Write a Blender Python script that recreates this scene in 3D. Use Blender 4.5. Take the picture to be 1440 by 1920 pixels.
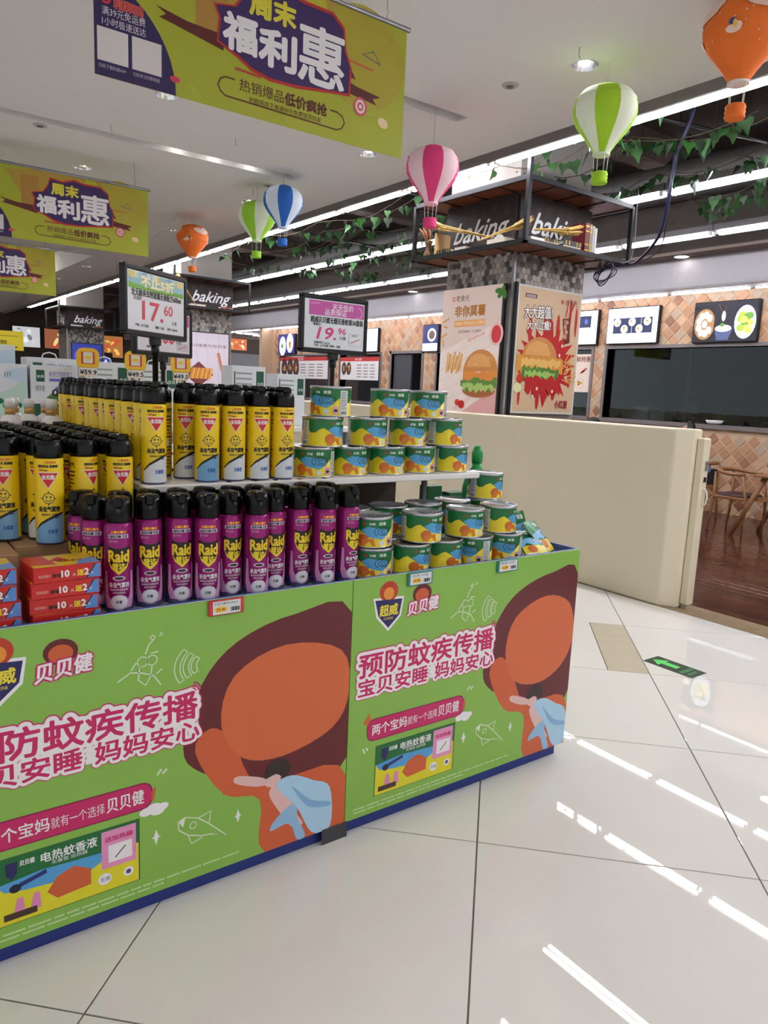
import bpy, bmesh, math, random
from mathutils import Vector, Matrix
from mathutils.geometry import tessellate_polygon

for _o in list(bpy.data.objects):
    bpy.data.objects.remove(_o)
S = bpy.context.scene
COL = S.collection
R_ = random.Random(7)
PI = math.pi

# ------------------------------------------------------------------ camera, world, exposure
PITCH, ROLL, HEAD, CAMH = 0.16345, -0.04476, 0.93346, 1.5
fw = Vector((math.cos(HEAD) * math.cos(PITCH), math.sin(HEAD) * math.cos(PITCH), -math.sin(PITCH)))
rt0 = Vector((math.sin(HEAD), -math.cos(HEAD), 0))
dn0 = fw.cross(rt0).normalized()
rt = math.cos(ROLL) * rt0 + math.sin(ROLL) * dn0
dn = -math.sin(ROLL) * rt0 + math.cos(ROLL) * dn0
cam = bpy.data.cameras.new('camera')
cam.sensor_fit = 'VERTICAL'
cam.sensor_height = 24.0
cam.lens = 24.0 * 1379.4 / 1920.0
cam.clip_start = 0.02
cam_o = bpy.data.objects.new('camera', cam)
COL.objects.link(cam_o)
up = -dn
cam_o.matrix_world = Matrix(((rt.x, up.x, -fw.x, 0), (rt.y, up.y, -fw.y, 0), (rt.z, up.z, -fw.z, CAMH), (0, 0, 0, 1)))
S.camera = cam_o

world = bpy.data.worlds.new('world')
S.world = world
world.use_nodes = True
_bg = world.node_tree.nodes['Background']
_bg.inputs[0].default_value = (0.97, 0.98, 1.0, 1)
_bg.inputs[1].default_value = 0.62
S.view_settings.view_transform = 'Standard'
S.view_settings.look = 'None'
S.view_settings.exposure = 0.36
S.view_settings.gamma = 1.0
S.view_settings.use_curve_mapping = False
S.cycles.use_denoising = True
S.cycles.max_bounces = 5
S.cycles.glossy_bounces = 3
S.cycles.adaptive_min_samples = 12
S.cycles.diffuse_bounces = 3
S.cycles.use_adaptive_sampling = True
S.cycles.adaptive_threshold = 0.08
S.cycles.sample_clamp_indirect = 6.0
TUBE_E = 58.0

# ------------------------------------------------------------------ helpers
def lin(c):
    c = c / 255.0
    return c / 12.92 if c <= 0.04045 else ((c + 0.055) / 1.055) ** 2.4
def K(r, g, b):
    return (lin(r), lin(g), lin(b))

_M = {}
def mat(name, col=(0.8, 0.8, 0.8), rough=0.5, metal=0.0, emis=0.0, ecol=None, noise=0.0, nscale=8.0, stretch=(1, 1, 1), bump=0.0, coat=0.0, trans=0.0, spec=0.5):
    if name in _M:
        return _M[name]
    m = bpy.data.materials.new(name)
    m.use_nodes = True
    nt = m.node_tree
    b = nt.nodes['Principled BSDF']
    b.inputs['Base Color'].default_value = (*col, 1)
    b.inputs['Roughness'].default_value = rough
    b.inputs['Metallic'].default_value = metal
    b.inputs['Specular IOR Level'].default_value = spec
    b.inputs['Coat Weight'].default_value = coat
    b.inputs['Transmission Weight'].default_value = trans
    if emis:
        b.inputs['Emission Color'].default_value = (*(ecol or col), 1)
        b.inputs['Emission Strength'].default_value = emis
    if noise or bump:
        tc = nt.nodes.new('ShaderNodeTexCoord')
        mp = nt.nodes.new('ShaderNodeMapping')
        mp.inputs['Scale'].default_value = stretch
        nz = nt.nodes.new('ShaderNodeTexNoise')
        nz.inputs['Scale'].default_value = nscale
        nz.inputs['Detail'].default_value = 5
        nt.links.new(tc.outputs['Object'], mp.inputs[0])
        nt.links.new(mp.outputs[0], nz.inputs['Vector'])
        if noise:
            mx = nt.nodes.new('ShaderNodeMix')
            mx.data_type = 'RGBA'
            mx.inputs[6].default_value = (*[max(0, c * (1 - noise)) for c in col], 1)
            mx.inputs[7].default_value = (*[min(1, c * (1 + noise)) for c in col], 1)
            nt.links.new(nz.outputs['Fac'], mx.inputs[0])
            nt.links.new(mx.outputs[2], b.inputs['Base Color'])
        if bump:
            bp = nt.nodes.new('ShaderNodeBump')
            bp.inputs['Strength'].default_value = bump
            bp.inputs['Distance'].default_value = 0.01
            nt.links.new(nz.outputs['Fac'], bp.inputs['Height'])
            nt.links.new(bp.outputs[0], b.inputs['Normal'])
    _M[name] = m
    return m

def print_mat(name, rough, emis=0.0):
    m = bpy.data.materials.new(name)
    m.use_nodes = True
    nt = m.node_tree
    b = nt.nodes['Principled BSDF']
    a = nt.nodes.new('ShaderNodeAttribute')
    a.attribute_name = 'ink'
    nt.links.new(a.outputs['Color'], b.inputs['Base Color'])
    b.inputs['Roughness'].default_value = rough
    if emis:
        nt.links.new(a.outputs['Color'], b.inputs['Emission Color'])
        b.inputs['Emission Strength'].default_value = emis
    return m
INK = print_mat('printed_ink', 0.5)
INKG = print_mat('glossy_printed_ink', 0.28)
INKL = print_mat('backlit_print', 0.5, 0.7)
INKS = print_mat('softly_backlit_print', 0.5, 0.18)

def wire(o, parent):
    if parent is not None:
        o.parent = parent
        o.matrix_parent_inverse = Matrix.Translation(parent.location).inverted() if parent.get('_w') else Matrix.Identity(4)

def root(name, loc, label, cat, group=None, rz=0.0, world_children=False):
    o = bpy.data.objects.new(name, None)
    COL.objects.link(o)
    o.location = loc
    o.rotation_euler = (0, 0, rz)
    o.empty_display_size = 0.05
    if world_children:
        o['_w'] = 1
    tag(o, label, cat, group)
    return o

def tag(o, label=None, cat=None, group=None, kind=None):
    if label: o['label'] = label
    if cat: o['category'] = cat
    if group: o['group'] = group
    if kind: o['kind'] = kind
    return o

def obj(name, me, parent=None):
    o = bpy.data.objects.new(name, me)
    COL.objects.link(o)
    wire(o, parent)
    return o

def copy_tree(o, parent=None):
    c = o.copy()
    COL.objects.link(c)
    if parent is not None:
        c.parent = parent
    for ch in o.children:
        copy_tree(ch, c)
    return c

class MB:
    def __init__(s):
        s.v = []; s.f = []; s.m = []; s.sm = []
    def add(s, vs, fs, m=0, sm=False):
        b = len(s.v)
        s.v += [tuple(v) for v in vs]
        for f in fs:
            s.f.append([b + i for i in f]); s.m.append(m); s.sm.append(sm)
        return s
    def box(s, x0, x1, y0, y1, z0, z1, m=0, M=None):
        vs = [Vector((x, y, z)) for z in (z0, z1) for y in (y0, y1) for x in (x0, x1)]
        if M is not None: vs = [M @ v for v in vs]
        return s.add(vs, [(0, 2, 3, 1), (4, 5, 7, 6), (0, 1, 5, 4), (2, 6, 7, 3), (0, 4, 6, 2), (1, 3, 7, 5)], m)
    def bbox(s, x0, x1, y0, y1, z0, z1, b, m=0, M=None):
        # box with chamfered vertical and horizontal edges (rings)
        def ring(z, e):
            return [(x0 + e + b, y0 + e, z), (x1 - e - b, y0 + e, z), (x1 - e, y0 + e + b, z), (x1 - e, y1 - e - b, z), (x1 - e - b, y1 - e, z), (x0 + e + b, y1 - e, z), (x0 + e, y1 - e - b, z), (x0 + e, y0 + e + b, z)]
        rs = [ring(z0, b), ring(z0 + b, 0), ring(z1 - b, 0), ring(z1, b)]
        vs = [Vector(p) for r in rs for p in r]
        if M is not None: vs = [M @ v for v in vs]
        fs = [tuple(range(7, -1, -1)), tuple(range(24, 32))]
        for k in range(3):
            for i in range(8):
                j = (i + 1) % 8
                fs.append((k * 8 + i, k * 8 + j, k * 8 + 8 + j, k * 8 + 8 + i))
        return s.add(vs, fs, m)
    def lathe(s, prof, n=16, o=(0, 0, 0), m=0, sm=True, M=None, mi=None, skew=None, caps=True):
        vs = []; fs = []
        for k, (r, z) in enumerate(prof):
            for i in range(n):
                a = 2 * PI * i / n
                p = Vector((r * math.cos(a), r * math.sin(a), z))
                if skew: p.z += skew(k, p)
                if M is not None: p = M @ p
                vs.append(p + Vector(o))
        for k in range(len(prof) - 1):
            for i in range(n):
                j = (i + 1) % n
                f = (k * n + i, k * n + j, k * n + n + j, k * n + n + i)
                s.add([], [], 0)
                fs.append(f)
        b = len(s.v); s.v += [tuple(v) for v in vs]
        for q, f in enumerate(fs):
            s.f.append([b + i for i in f]); s.m.append(mi[q // n] if mi else m); s.sm.append(sm)
        for k, rev in ((0, True), (len(prof) - 1, False)):
            if caps and prof[k][0] > 1e-6:
                idx = [b + k * n + i for i in range(n)]
                s.f.append(idx[::-1] if rev else idx); s.m.append((mi[0] if rev else mi[-1]) if mi else m); s.sm.append(False)
        return s
    def tube(s, path, r, n=6, m=0, sm=True, caps=True):
        P = [Vector(p) for p in path]
        vs = []; ref = None
        rr = r if isinstance(r, (list, tuple)) else [r] * len(P)
        for i, p in enumerate(P):
            t = (P[min(i + 1, len(P) - 1)] - P[max(i - 1, 0)]).normalized()
            if ref is None:
                ref = Vector((0, 0, 1)) if abs(t.z) < 0.9 else Vector((1, 0, 0))
            a = t.cross(ref).normalized(); c = a.cross(t).normalized(); ref = c
            for k in range(n):
                w = 2 * PI * k / n
                vs.append(p + rr[i] * (math.cos(w) * a + math.sin(w) * c))
        fs = []
        for i in range(len(P) - 1):
            for k in range(n):
                j = (k + 1) % n
                fs.append((i * n + j, i * n + k, i * n + n + k, i * n + n + j))
        s.add(vs, fs, m, sm)
        if caps:
            b = len(s.v) - len(vs)
            s.f.append([b + k for k in range(n)]); s.m.append(m); s.sm.append(False)
            s.f.append([b + (len(P) - 1) * n + k for k in range(n - 1, -1, -1)]); s.m.append(m); s.sm.append(False)
        return s
    def prism(s, pts, f0, f1, m=0):
        # closed polygon pts (u,v); f0, f1 map (u,v) to the two faces
        n = len(pts)
        vs = [f0(*p) for p in pts] + [f1(*p) for p in pts]
        tris = tessellate_polygon([[Vector((p[0], p[1], 0)) for p in pts]])
        fs = [tuple(t) for t in tris] + [tuple(n + i for i in reversed(t)) for t in tris]
        fs += [(i, (i + 1) % n, n + (i + 1) % n, n + i) for i in range(n)]
        return s.add(vs, fs, m)
    def mesh(s, name, mats):
        me = bpy.data.meshes.new(name)
        me.from_pydata(s.v, [], s.f)
        for m in (mats if isinstance(mats, (list, tuple)) else [mats]):
            me.materials.append(m)
        me.polygons.foreach_set('material_index', s.m)
        me.polygons.foreach_set('use_smooth', s.sm)
        bm = bmesh.new(); bm.from_mesh(me)
        bmesh.ops.recalc_face_normals(bm, faces=bm.faces)
        bm.to_mesh(me); bm.free()
        me.update()
        return me
    def build(s, name, mats, parent=None):
        return obj(name, s.mesh(name, mats), parent)

_TX = {}
def text_mesh(body, shear):
    k = (body, shear)
    if k not in _TX:
        c = bpy.data.curves.new('t', 'FONT')
        c.body = body; c.size = 1; c.resolution_u = 2; c.shear = shear
        o = bpy.data.objects.new('t', c)
        COL.objects.link(o)
        dg = bpy.context.evaluated_depsgraph_get()
        ev = o.evaluated_get(dg); me = ev.to_mesh()
        vs = [(v.co.x, v.co.y) for v in me.vertices]
        fs = [tuple(p.vertices) for p in me.polygons]
        ev.to_mesh_clear()
        bpy.data.objects.remove(o); bpy.data.curves.remove(c)
        _TX[k] = (vs, fs)
    return _TX[k]

class PR:
    """flat print: coloured polygons laid in (u, v), stacked in thin ink layers"""
    def __init__(s, eps=0.0003):
        s.it = []; s.eps = eps
    def raw(s, vs, fs, col, L):
        s.it.append((vs, fs, col, L)); return s
    def poly(s, pts, col, L=1):
        t = tessellate_polygon([[Vector((p[0], p[1], 0)) for p in pts]])
        return s.raw(list(pts), [tuple(x) for x in t], col, L)
    def rect(s, x0, y0, x1, y1, col, L=1):
        return s.raw([(x0, y0), (x1, y0), (x1, y1), (x0, y1)], [(0, 1, 2, 3)], col, L)
    def rrect(s, x0, y0, x1, y1, r, col, L=1, n=5):
        pts = []
        for cx, cy, a0 in ((x1 - r, y0 + r, -PI / 2), (x1 - r, y1 - r, 0), (x0 + r, y1 - r, PI / 2), (x0 + r, y0 + r, PI)):
            for i in range(n + 1):
                a = a0 + PI / 2 * i / n
                pts.append((cx + r * math.cos(a), cy + r * math.sin(a)))
        return s.raw(pts, [tuple(range(len(pts)))], col, L)
    def ell(s, cx, cy, rx, ry, col, L=1, n=20, rot=0.0, a0=0.0, a1=2 * PI):
        pts = []
        full = abs(a1 - a0 - 2 * PI) < 1e-6
        for i in range(n if full else n + 1):
            a = a0 + (a1 - a0) * i / n
            x, y = rx * math.cos(a), ry * math.sin(a)
            pts.append((cx + x * math.cos(rot) - y * math.sin(rot), cy + x * math.sin(rot) + y * math.cos(rot)))
        return s.raw(pts, [tuple(range(len(pts)))], col, L)
    def stroke(s, pts, w, col, L=1, closed=False):
        n = len(pts); vs = []
        for i in range(n):
            a = pts[(i - 1) % n] if (closed or i) else pts[i]
            b = pts[(i + 1) % n] if (closed or i < n - 1) else pts[i]
            t = Vector((b[0] - a[0], b[1] - a[1]));
            if t.length < 1e-9: t = Vector((1, 0))
            t.normalize(); q = Vector((-t.y, t.x)) * w / 2
            vs += [(pts[i][0] + q.x, pts[i][1] + q.y), (pts[i][0] - q.x, pts[i][1] - q.y)]
        fs = []
        for i in range(n if closed else n - 1):
            j = (i + 1) % n
            fs.append((2 * i, 2 * i + 1, 2 * j + 1, 2 * j))
        return s.raw(vs, fs, col, L)
    def arc(s, cx, cy, r, a0, a1, w, col, L=1, n=10, ry=None):
        return s.stroke([(cx + r * math.cos(a0 + (a1 - a0) * i / n), cy + (ry or r) * math.sin(a0 + (a1 - a0) * i / n)) for i in range(n + 1)], w, col, L)
    def text(s, body, x, y, h, col, L=2, bold=0.0, align='l', w=None, shear=0.0, rot=0.0, nb=6):
        vs, fs = text_mesh(body, shear)
        if not vs: return s
        x0 = min(v[0] for v in vs); x1 = max(v[0] for v in vs)
        sx = h if w is None else w / max(1e-6, x1 - x0)
        wid = (x1 - x0) * sx
        ox = {'l': 0, 'c': -wid / 2, 'r': -wid}[align]
        base = [((vx - x0) * sx + ox, vy * h) for vx, vy in vs]
        cr, sr = math.cos(rot), math.sin(rot)
        sh = [(0, 0)] if bold == 0 else [(bold * h * math.cos(2 * PI * i / nb), bold * h * math.sin(2 * PI * i / nb)) for i in range(nb)]
        for q, (dx, dy) in enumerate(sh):
            p = [(x + (a + dx) * cr - (b + dy) * sr, y + (a + dx) * sr + (b + dy) * cr) for a, b in base]
            s.raw(p, fs, col, L + q * 0.04)
        return s
    def build(s, name, parent, fn, m=None, maxu=None):
        V = []; F = []; cols = []
        for vs, fs, col, L in s.it:
            h = L * s.eps
            if maxu is None:
                b = len(V)
                V += [fn(u, v, h) for u, v in vs]
                for f in fs:
                    F.append([b + i for i in f]); cols.append(col)
            else:
                st = []
                for f in fs:
                    for i in range(1, len(f) - 1):
                        st.append((vs[f[0]], vs[f[i]], vs[f[i + 1]]))
                while st:
                    t = st.pop()
                    d = [abs(t[i][0] - t[(i + 1) % 3][0]) for i in range(3)]
                    k = max(range(3), key=lambda i: d[i])
                    if d[k] > maxu:
                        a, bq, c = t[k], t[(k + 1) % 3], t[(k + 2) % 3]
                        mid = ((a[0] + bq[0]) / 2, (a[1] + bq[1]) / 2)
                        st += [(a, mid, c), (mid, bq, c)]
                    else:
                        b = len(V)
                        V += [fn(p[0], p[1], h) for p in t]
                        F.append([b, b + 1, b + 2]); cols.append(col)
        me = bpy.data.meshes.new(name)
        me.from_pydata(V, [], F)
        at = me.color_attributes.new('ink', 'FLOAT_COLOR', 'CORNER')
        buf = []
        for f, c in zip(F, cols):
            buf += [c[0], c[1], c[2], 1.0] * len(f)
        at.data.foreach_set('color', buf)
        me.materials.append(m or INK)
        return obj(name, me, parent)

def on_y(x0, y, z0):          # print on a face looking along -Y
    return lambda u, v, h: (x0 + u, y - h, z0 + v)
def on_x(x, y0, z0):          # print on a face looking along -X
    return lambda u, v, h: (x - h, y0 - u, z0 + v)
def on_cyl(r, z0=0.0, a0=0.0):
    return lambda u, v, h: ((r + h) * math.sin(u / r + a0), -(r + h) * math.cos(u / r + a0), z0 + v)
NTH = ['first', 'second', 'third', 'fourth', 'fifth', 'sixth', 'seventh', 'eighth', 'ninth', 'tenth', 'eleventh', 'twelfth', 'thirteenth', 'fourteenth', 'fifteenth', 'sixteenth', 'seventeenth', 'eighteenth', 'nineteenth', 'twentieth']
WHITE = K(240, 240, 240); BLACK = K(20, 18, 20)

# ------------------------------------------------------------------ the room
CEIL = 3.72
m_tile = mat('floor_tile_cream', K(236, 232, 226), 0.012, noise=0.035, nscale=1.6, spec=0.5)
m_tile2 = mat('floor_tile_beige', K(205, 193, 172), 0.12, noise=0.10, nscale=9)
m_grout = mat('floor_joint', K(120, 112, 104), 0.8)
m_cream = mat('parapet_cream', K(232, 220, 194), 0.42, noise=0.03, nscale=2.5)
m_ceil = mat('ceiling_white', K(232, 230, 228), 0.9, noise=0.015, nscale=1.2)
m_dark = mat('open_ceiling_dark', K(66, 58, 54), 0.9, noise=0.12, nscale=1.5)
m_beam = mat('ceiling_beam_brown', K(84, 72, 66), 0.85, noise=0.1, nscale=2)
m_blackm = mat('black_metal', K(26, 26, 30), 0.4, 0.3)
m_greym = mat('grey_metal', K(120, 118, 118), 0.4, 0.4)
m_steel = mat('steel', K(170, 170, 175), 0.3, 0.9)
m_wood = mat('wood_floor', K(84, 46, 33), 0.16, noise=0.3, nscale=5, stretch=(9, 0.8, 1))
m_stone = mat('threshold_stone', K(150, 128, 100), 0.25, noise=0.25, nscale=14)
m_white = mat('white_plastic', K(232, 232, 230), 0.4)
m_tube = mat('tube_glow', (1, 1, 1), 0.5, emis=TUBE_E, ecol=(0.93, 0.94, 1.0))

m_tube2 = mat('tube_glow_middle', (1, 1, 1), 0.5, emis=38.0, ecol=(0.93, 0.94, 1.0))
m_tube3 = mat('tube_glow_far', (1, 1, 1), 0.5, emis=15.0, ecol=(0.93, 0.94, 1.0))

def clip(poly, nx, ny, d):
    out = []
    for i, p in enumerate(poly):
        q = poly[(i + 1) % len(poly)]
        a = p[0] * nx + p[1] * ny - d; b = q[0] * nx + q[1] * ny - d
        if a <= 0: out.append(p)
        if a * b < 0:
            t = a / (a - b); out.append((p[0] + (q[0] - p[0]) * t, p[1] + (q[1] - p[1]) * t))
    return out

floor = MB().box(-6, 4.87, -3, 34, -0.12, -0.004).build('floor', m_grout)
tag(floor, 'polished cream tiled floor laid on the diagonal', None, None, 'structure')
SQ = math.sqrt(0.5)
def uv2xy(u, v): return ((u + v) * SQ, (v - u) * SQ)
def area(p): return 0.5 * sum(p[i][0] * p[(i + 1) % len(p)][1] - p[(i + 1) % len(p)][0] * p[i][1] for i in range(len(p)))
DU, DV, GJ = 0.907, 0.898, 0.0026
def tile_mesh(poly, z=0.0):
    c = (sum(p[0] for p in poly) / len(poly), sum(p[1] for p in poly) / len(poly))
    P = [(p[0] - c[0], p[1] - c[1]) for p in poly]
    I = [(x * 0.997, y * 0.997) for x, y in P]
    n = len(P); mb = MB()
    vs = [(x, y, -0.02) for x, y in P] + [(x, y, -0.001) for x, y in P] + [(x, y, 0) for x, y in I]
    fs = [tuple(range(2 * n, 3 * n))]
    for k in range(2):
        for i in range(n):
            j = (i + 1) % n
            fs.append((k * n + i, k * n + j, k * n + n + j, k * n + n + i))
    mb.add(vs, fs)
    return mb, c
_full = None
for iu in range(-8, 9):
    for iv in range(-6, 14):
        u0 = 0.0247 + DU * iu; v0 = 2.319 + DV * iv
        parts = [(u0, u0 + DU, v0, v0 + DV, m_tile)]
        if iu == 0 and iv == 2:
            parts = [(u0, 0.705, v0, v0 + DV, m_tile), (0.705, u0 + DU, v0, v0 + DV, m_tile2)]
        for (a, b, c, d, mm) in parts:
            poly = [uv2xy(*q) for q in ((a + GJ, c + GJ), (b - GJ, c + GJ), (b - GJ, d - GJ), (a + GJ, d - GJ))]
            whole = len(parts) == 1 and max(p[0] for p in poly) < 4.85
            if min(p[0] for p in poly) > 4.84 or max(p[0] for p in poly) < -2.5 or max(p[1] for p in poly) < -1.2 or min(p[1] for p in poly) > 8:
                continue
            if not whole:
                poly = clip(poly, 1, 0, 4.845)
                if area(poly) < 0.01: continue
                mb, ctr = tile_mesh(poly)
                o = mb.build('floor_tile', mm, floor)
            else:
                if _full is None:
                    mb, ctr = tile_mesh(poly)
                    _full = mb.mesh('floor_tile', m_tile)
                ctr = (sum(p[0] for p in poly) / 4, sum(p[1] for p in poly) / 4)
                o = obj('floor_tile', _full, floor)
            o.location = (ctr[0], ctr[1], 0)

floor2 = MB().box(5.10, 12.6, -3, 34, -0.12, -0.006).build('floor_dining', mat('wood_underlay', K(70, 42, 32), 0.6))
tag(floor2, 'reddish brown wooden floor of the dining area', None, None, 'structure')
_pl = MB().bbox(-0.0585, 0.0585, -0.598, 0.598, -0.02, 0, 0.0015).mesh('plank', m_wood)
_pl2 = MB().bbox(-0.0585, 0.0585, -0.598, 0.598, -0.02, 0, 0.0015).mesh('plank', mat('wood_floor_dark', K(70, 38, 28), 0.16, noise=0.3, nscale=5, stretch=(9, 0.8, 1)))
np_ = 0
for i in range(40):
    for j in range(-1, 6):
        y = 1.0 + 1.2 * j + (0.6 if i % 2 else 0.0) + 0.2 * ((i * 7) % 3)
        x = 5.17 + 0.12 * i
        if y > 3.2 + (x - 5.1) * 0.75 + 0.9 or y < 1.6: continue
        o = obj('plank', _pl if (i * 5 + j * 3) % 4 else _pl2, floor2)
        o.location = (x, y, 0)
tag(MB().bbox(4.85, 5.10, -2, 34, -0.05, 0.002, 0.002).build('trim_1', m_stone), 'brown stone threshold strip between the two floors', None, None, 'structure')

# parapet with chamfered end and worn gate post behind it
pts = [(4.85, 14.2), (4.85, 3.06), (4.93, 2.95), (5.02, 2.95), (5.02, 14.2)]
wall_p = MB().prism(pts, lambda x, y: (x, y, 0.0), lambda x, y: (x, y, 1.325))
wall_o = wall_p.build('wall_parapet', m_cream)
bv = wall_o.modifiers.new('b', 'BEVEL'); bv.width = 0.014; bv.segments = 3; bv.limit_method = 'ANGLE'
tag(wall_o, 'low cream parapet wall with scuffed paint between shop and dining area', None, None, 'structure')
post = root('gate_post', (5.0, 2.93, 0), 'narrow cream gate post with latch fixed behind the parapet end', 'post', world_children=True)
post['_w'] = 1
o = MB().bbox(4.955, 5.035, 2.885, 2.948, 0.03, 1.265, 0.008).build('post_board', m_cream, post)
MB().box(4.965, 5.025, 2.895, 2.94, 0.0, 0.03).build('worn_foot', mat('worn_plaster', K(190, 178, 160), 0.9, noise=0.3, nscale=30), post)
MB().box(4.985, 5.012, 2.879, 2.886, 1.03, 1.10).build('latch_plate', m_steel, post)
MB().box(4.985, 5.008, 2.877, 2.886, 0.95, 0.985).build('latch_plate', m_blackm, post)
MB().tube([(4.998, 2.884, 0.9), (4.998, 2.86, 0.885), (4.998, 2.85, 0.84), (4.998, 2.86, 0.79), (4.998, 2.884, 0.775)], 0.006, 8).build('pull_handle', m_white, post)

# ceiling (white) in slabs, leaving the lamp slots and the coffer open
DLXY = [(4.19, 3.61), (4.21, 6.2), (2.22, 6.12), (2.25, 8.76), (4.2, 8.77), (4.2, 11.2), (2.25, 11.3), (4.2, 13.7), (4.2, 16.2), (0.2, 3.61), (0.2, 6.12), (2.2, 3.61), (0.2, 1.05), (2.2, 1.05), (4.19, 1.05), (-1.8, 1.05), (-1.8, 3.61), (0.2, -1.5), (2.2, -1.5), (4.19, -1.5), (4.2, 18.8)]
cm = MB()
def slab(x0, x1, y0, y1):
    loops = [[Vector((x0, y0, 0)), Vector((x1, y0, 0)), Vector((x1, y1, 0)), Vector((x0, y1, 0))]]
    for x, y in DLXY:
        if x0 < x < x1 and y0 < y < y1:
            loops.append([Vector((x + 0.089 * math.cos(2 * PI * i / 20), y - 0.089 * math.sin(2 * PI * i / 20), 0)) for i in range(20)])
    fl = [v for l in loops for v in l]
    cm.add([(v.x, v.y, CEIL) for v in fl], [tuple(t) for t in tessellate_polygon(loops)])
    for a, b in zip(loops[0], loops[0][1:] + loops[0][:1]):
        cm.add([(a.x, a.y, CEIL), (b.x, b.y, CEIL), (b.x, b.y, CEIL + 0.12), (a.x, a.y, CEIL + 0.12)], [(0, 1, 2, 3)])
for r in ((-6, 5.0, -3, 4.85), (4.27, 5.0, 4.85, 4.99), (-6, 5.0, 4.99, 7.38), (4.15, 5.0, 7.38, 7.54), (-6, 5.0, 7.54, 14.7), (3.93, 5.0, 14.7, 18.6), (-6, 5.0, 18.6, 34)):
    slab(*r)
cm.box(-6, 5.0, -3, 14.65, CEIL + 0.125, CEIL + 0.14)
cm.box(3.99, 5.0, 14.65, 34, CEIL + 0.125, CEIL + 0.14)
cm.box(-6, 3.985, 18.66, 34, CEIL + 0.125, CEIL + 0.14)
cm.box(-6, 4.0, 14.6, 18.7, CEIL + 0.40, CEIL + 0.45)
cm.box(3.93, 3.98, 14.65, 18.65, CEIL + 0.12, CEIL + 0.42)
cm.box(-6, 3.98, 14.65, 14.7, CEIL + 0.12, CEIL + 0.42)
cm.box(-6, 3.98, 18.6, 18.65, CEIL + 0.12, CEIL + 0.42)
ceil = cm.build('ceiling', m_ceil)
tag(ceil, 'flat white shop ceiling with recessed slots', None, None, 'structure')
tag(MB().box(5.0, 5.03, -3, 34, 3.640, 4.5).build('trim_2', mat('fascia_grey', K(120, 112, 110), 0.7)), 'grey fascia along the edge of the white ceiling', None, None, 'structure')
# coffer lights and wooden lattice lamp, far left
for xx in (0.6, 2.0, 3.4):
    lb = root('coffer_light', (xx, 18.3, CEIL + 0.38), 'warm light panel in the ceiling coffer, number counted %s from the left' % NTH[int(xx / 1.4)], 'light', 'coffer light panels', 0, True)
    MB().box(xx - 0.5, xx + 0.5, 18.0, 18.5, CEIL + 0.36, CEIL + 0.385).build('diffuser', mat('coffer_glow', (1, 1, 1), 0.5, emis=6.0, ecol=(1, 0.9, 0.74)), lb)
    MB().box(xx - 0.54, xx + 0.54, 17.96, 18.54, CEIL + 0.385, CEIL + 0.40).build('frame', m_white, lb)

# slot lamps (bright spots inside the ceiling slots)
for k, (sx, sy) in enumerate(((2.83, 7.46), (3.22, 7.46), (3.62, 7.46))):
    so = root('slot_spotlight', (sx, sy, CEIL + 0.09), 'small bright spotlight inside the ceiling slot, %s from the left' % NTH[k], 'light', 'slot spotlights', 0, True)
    MB().lathe([(0.045, -0.02), (0.05, 0.0)], 14, (sx, sy, CEIL + 0.088)).build('lens', mat('slot_glow', (1, 1, 1), 0.5, emis=8.0, ecol=(1, 0.97, 0.92)), so)
    MB().lathe([(0.056, -0.024), (0.056, 0.0), (0.049, 0.0), (0.049, -0.024)], 14, caps=False, o= (sx, sy, CEIL + 0.089)).build('ring', m_steel, so)

# downlights
m_refl = mat('downlight_reflector', K(215, 215, 220), 0.12, 1.0)
m_lamp = mat('downlight_lamp', (1, 1, 1), 0.5, emis=170.0, ecol=(1, 0.97, 0.93))
def downlight_proto():
    r = root('downlight', (0, 0, 0), 'x', 'downlight', 'recessed round downlights')
    MB().lathe([(0.086, 0.0), (0.098, -0.004), (0.106, -0.006), (0.108, 0.0)], 24, caps=False).build('trim_ring', m_white, r)
    MB().lathe([(0.088, -0.004), (0.082, 0.02), (0.068, 0.055), (0.05, 0.085)], 24, caps=False).build('reflector', m_refl, r)
    MB().lathe([(0.018, 0.02), (0.02, 0.03), (0.02, 0.085)], 10, (-0.022, 0, 0)).build('lamp_tube', m_lamp, r)
    MB().lathe([(0.018, 0.02), (0.02, 0.03), (0.02, 0.085)], 10, (0.022, 0, 0)).build('lamp_tube', m_lamp, r)
    return r
dl = downlight_proto()
DL = [(4.19, 3.61, 'beside the green paper balloon'), (4.21, 6.2, 'just below the corner of the nearest banner'), (2.22, 6.12, 'behind the dark corner of the nearest banner'),
      (2.25, 8.76, 'above the middle hanging banner'), (4.2, 8.77, 'left of the blue paper balloon'), (4.2, 11.2, 'behind the small orange paper balloon'),
      (2.25, 11.3, 'above the farthest hanging banner'), (4.2, 13.7, 'far down the aisle behind the price sign'), (4.2, 16.2, 'farther down the aisle near the tube lights'),
      (0.2, 3.61, None), (0.2, 6.12, None), (2.2, 3.61, None), (0.2, 1.05, None), (2.2, 1.05, None), (4.19, 1.05, None), (-1.8, 1.05, None), (-1.8, 3.61, None), (0.2, -1.5, None), (2.2, -1.5, None), (4.19, -1.5, None), (4.2, 18.8, 'farthest down the aisle along the tube lights')]
for k, (x, y, wh) in enumerate(DL):
    d = dl if k == 0 else copy_tree(dl)
    d.location = (x, y, CEIL)
    d['label'] = 'round recessed downlight in the white ceiling ' + (wh or 'outside the picture')
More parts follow.
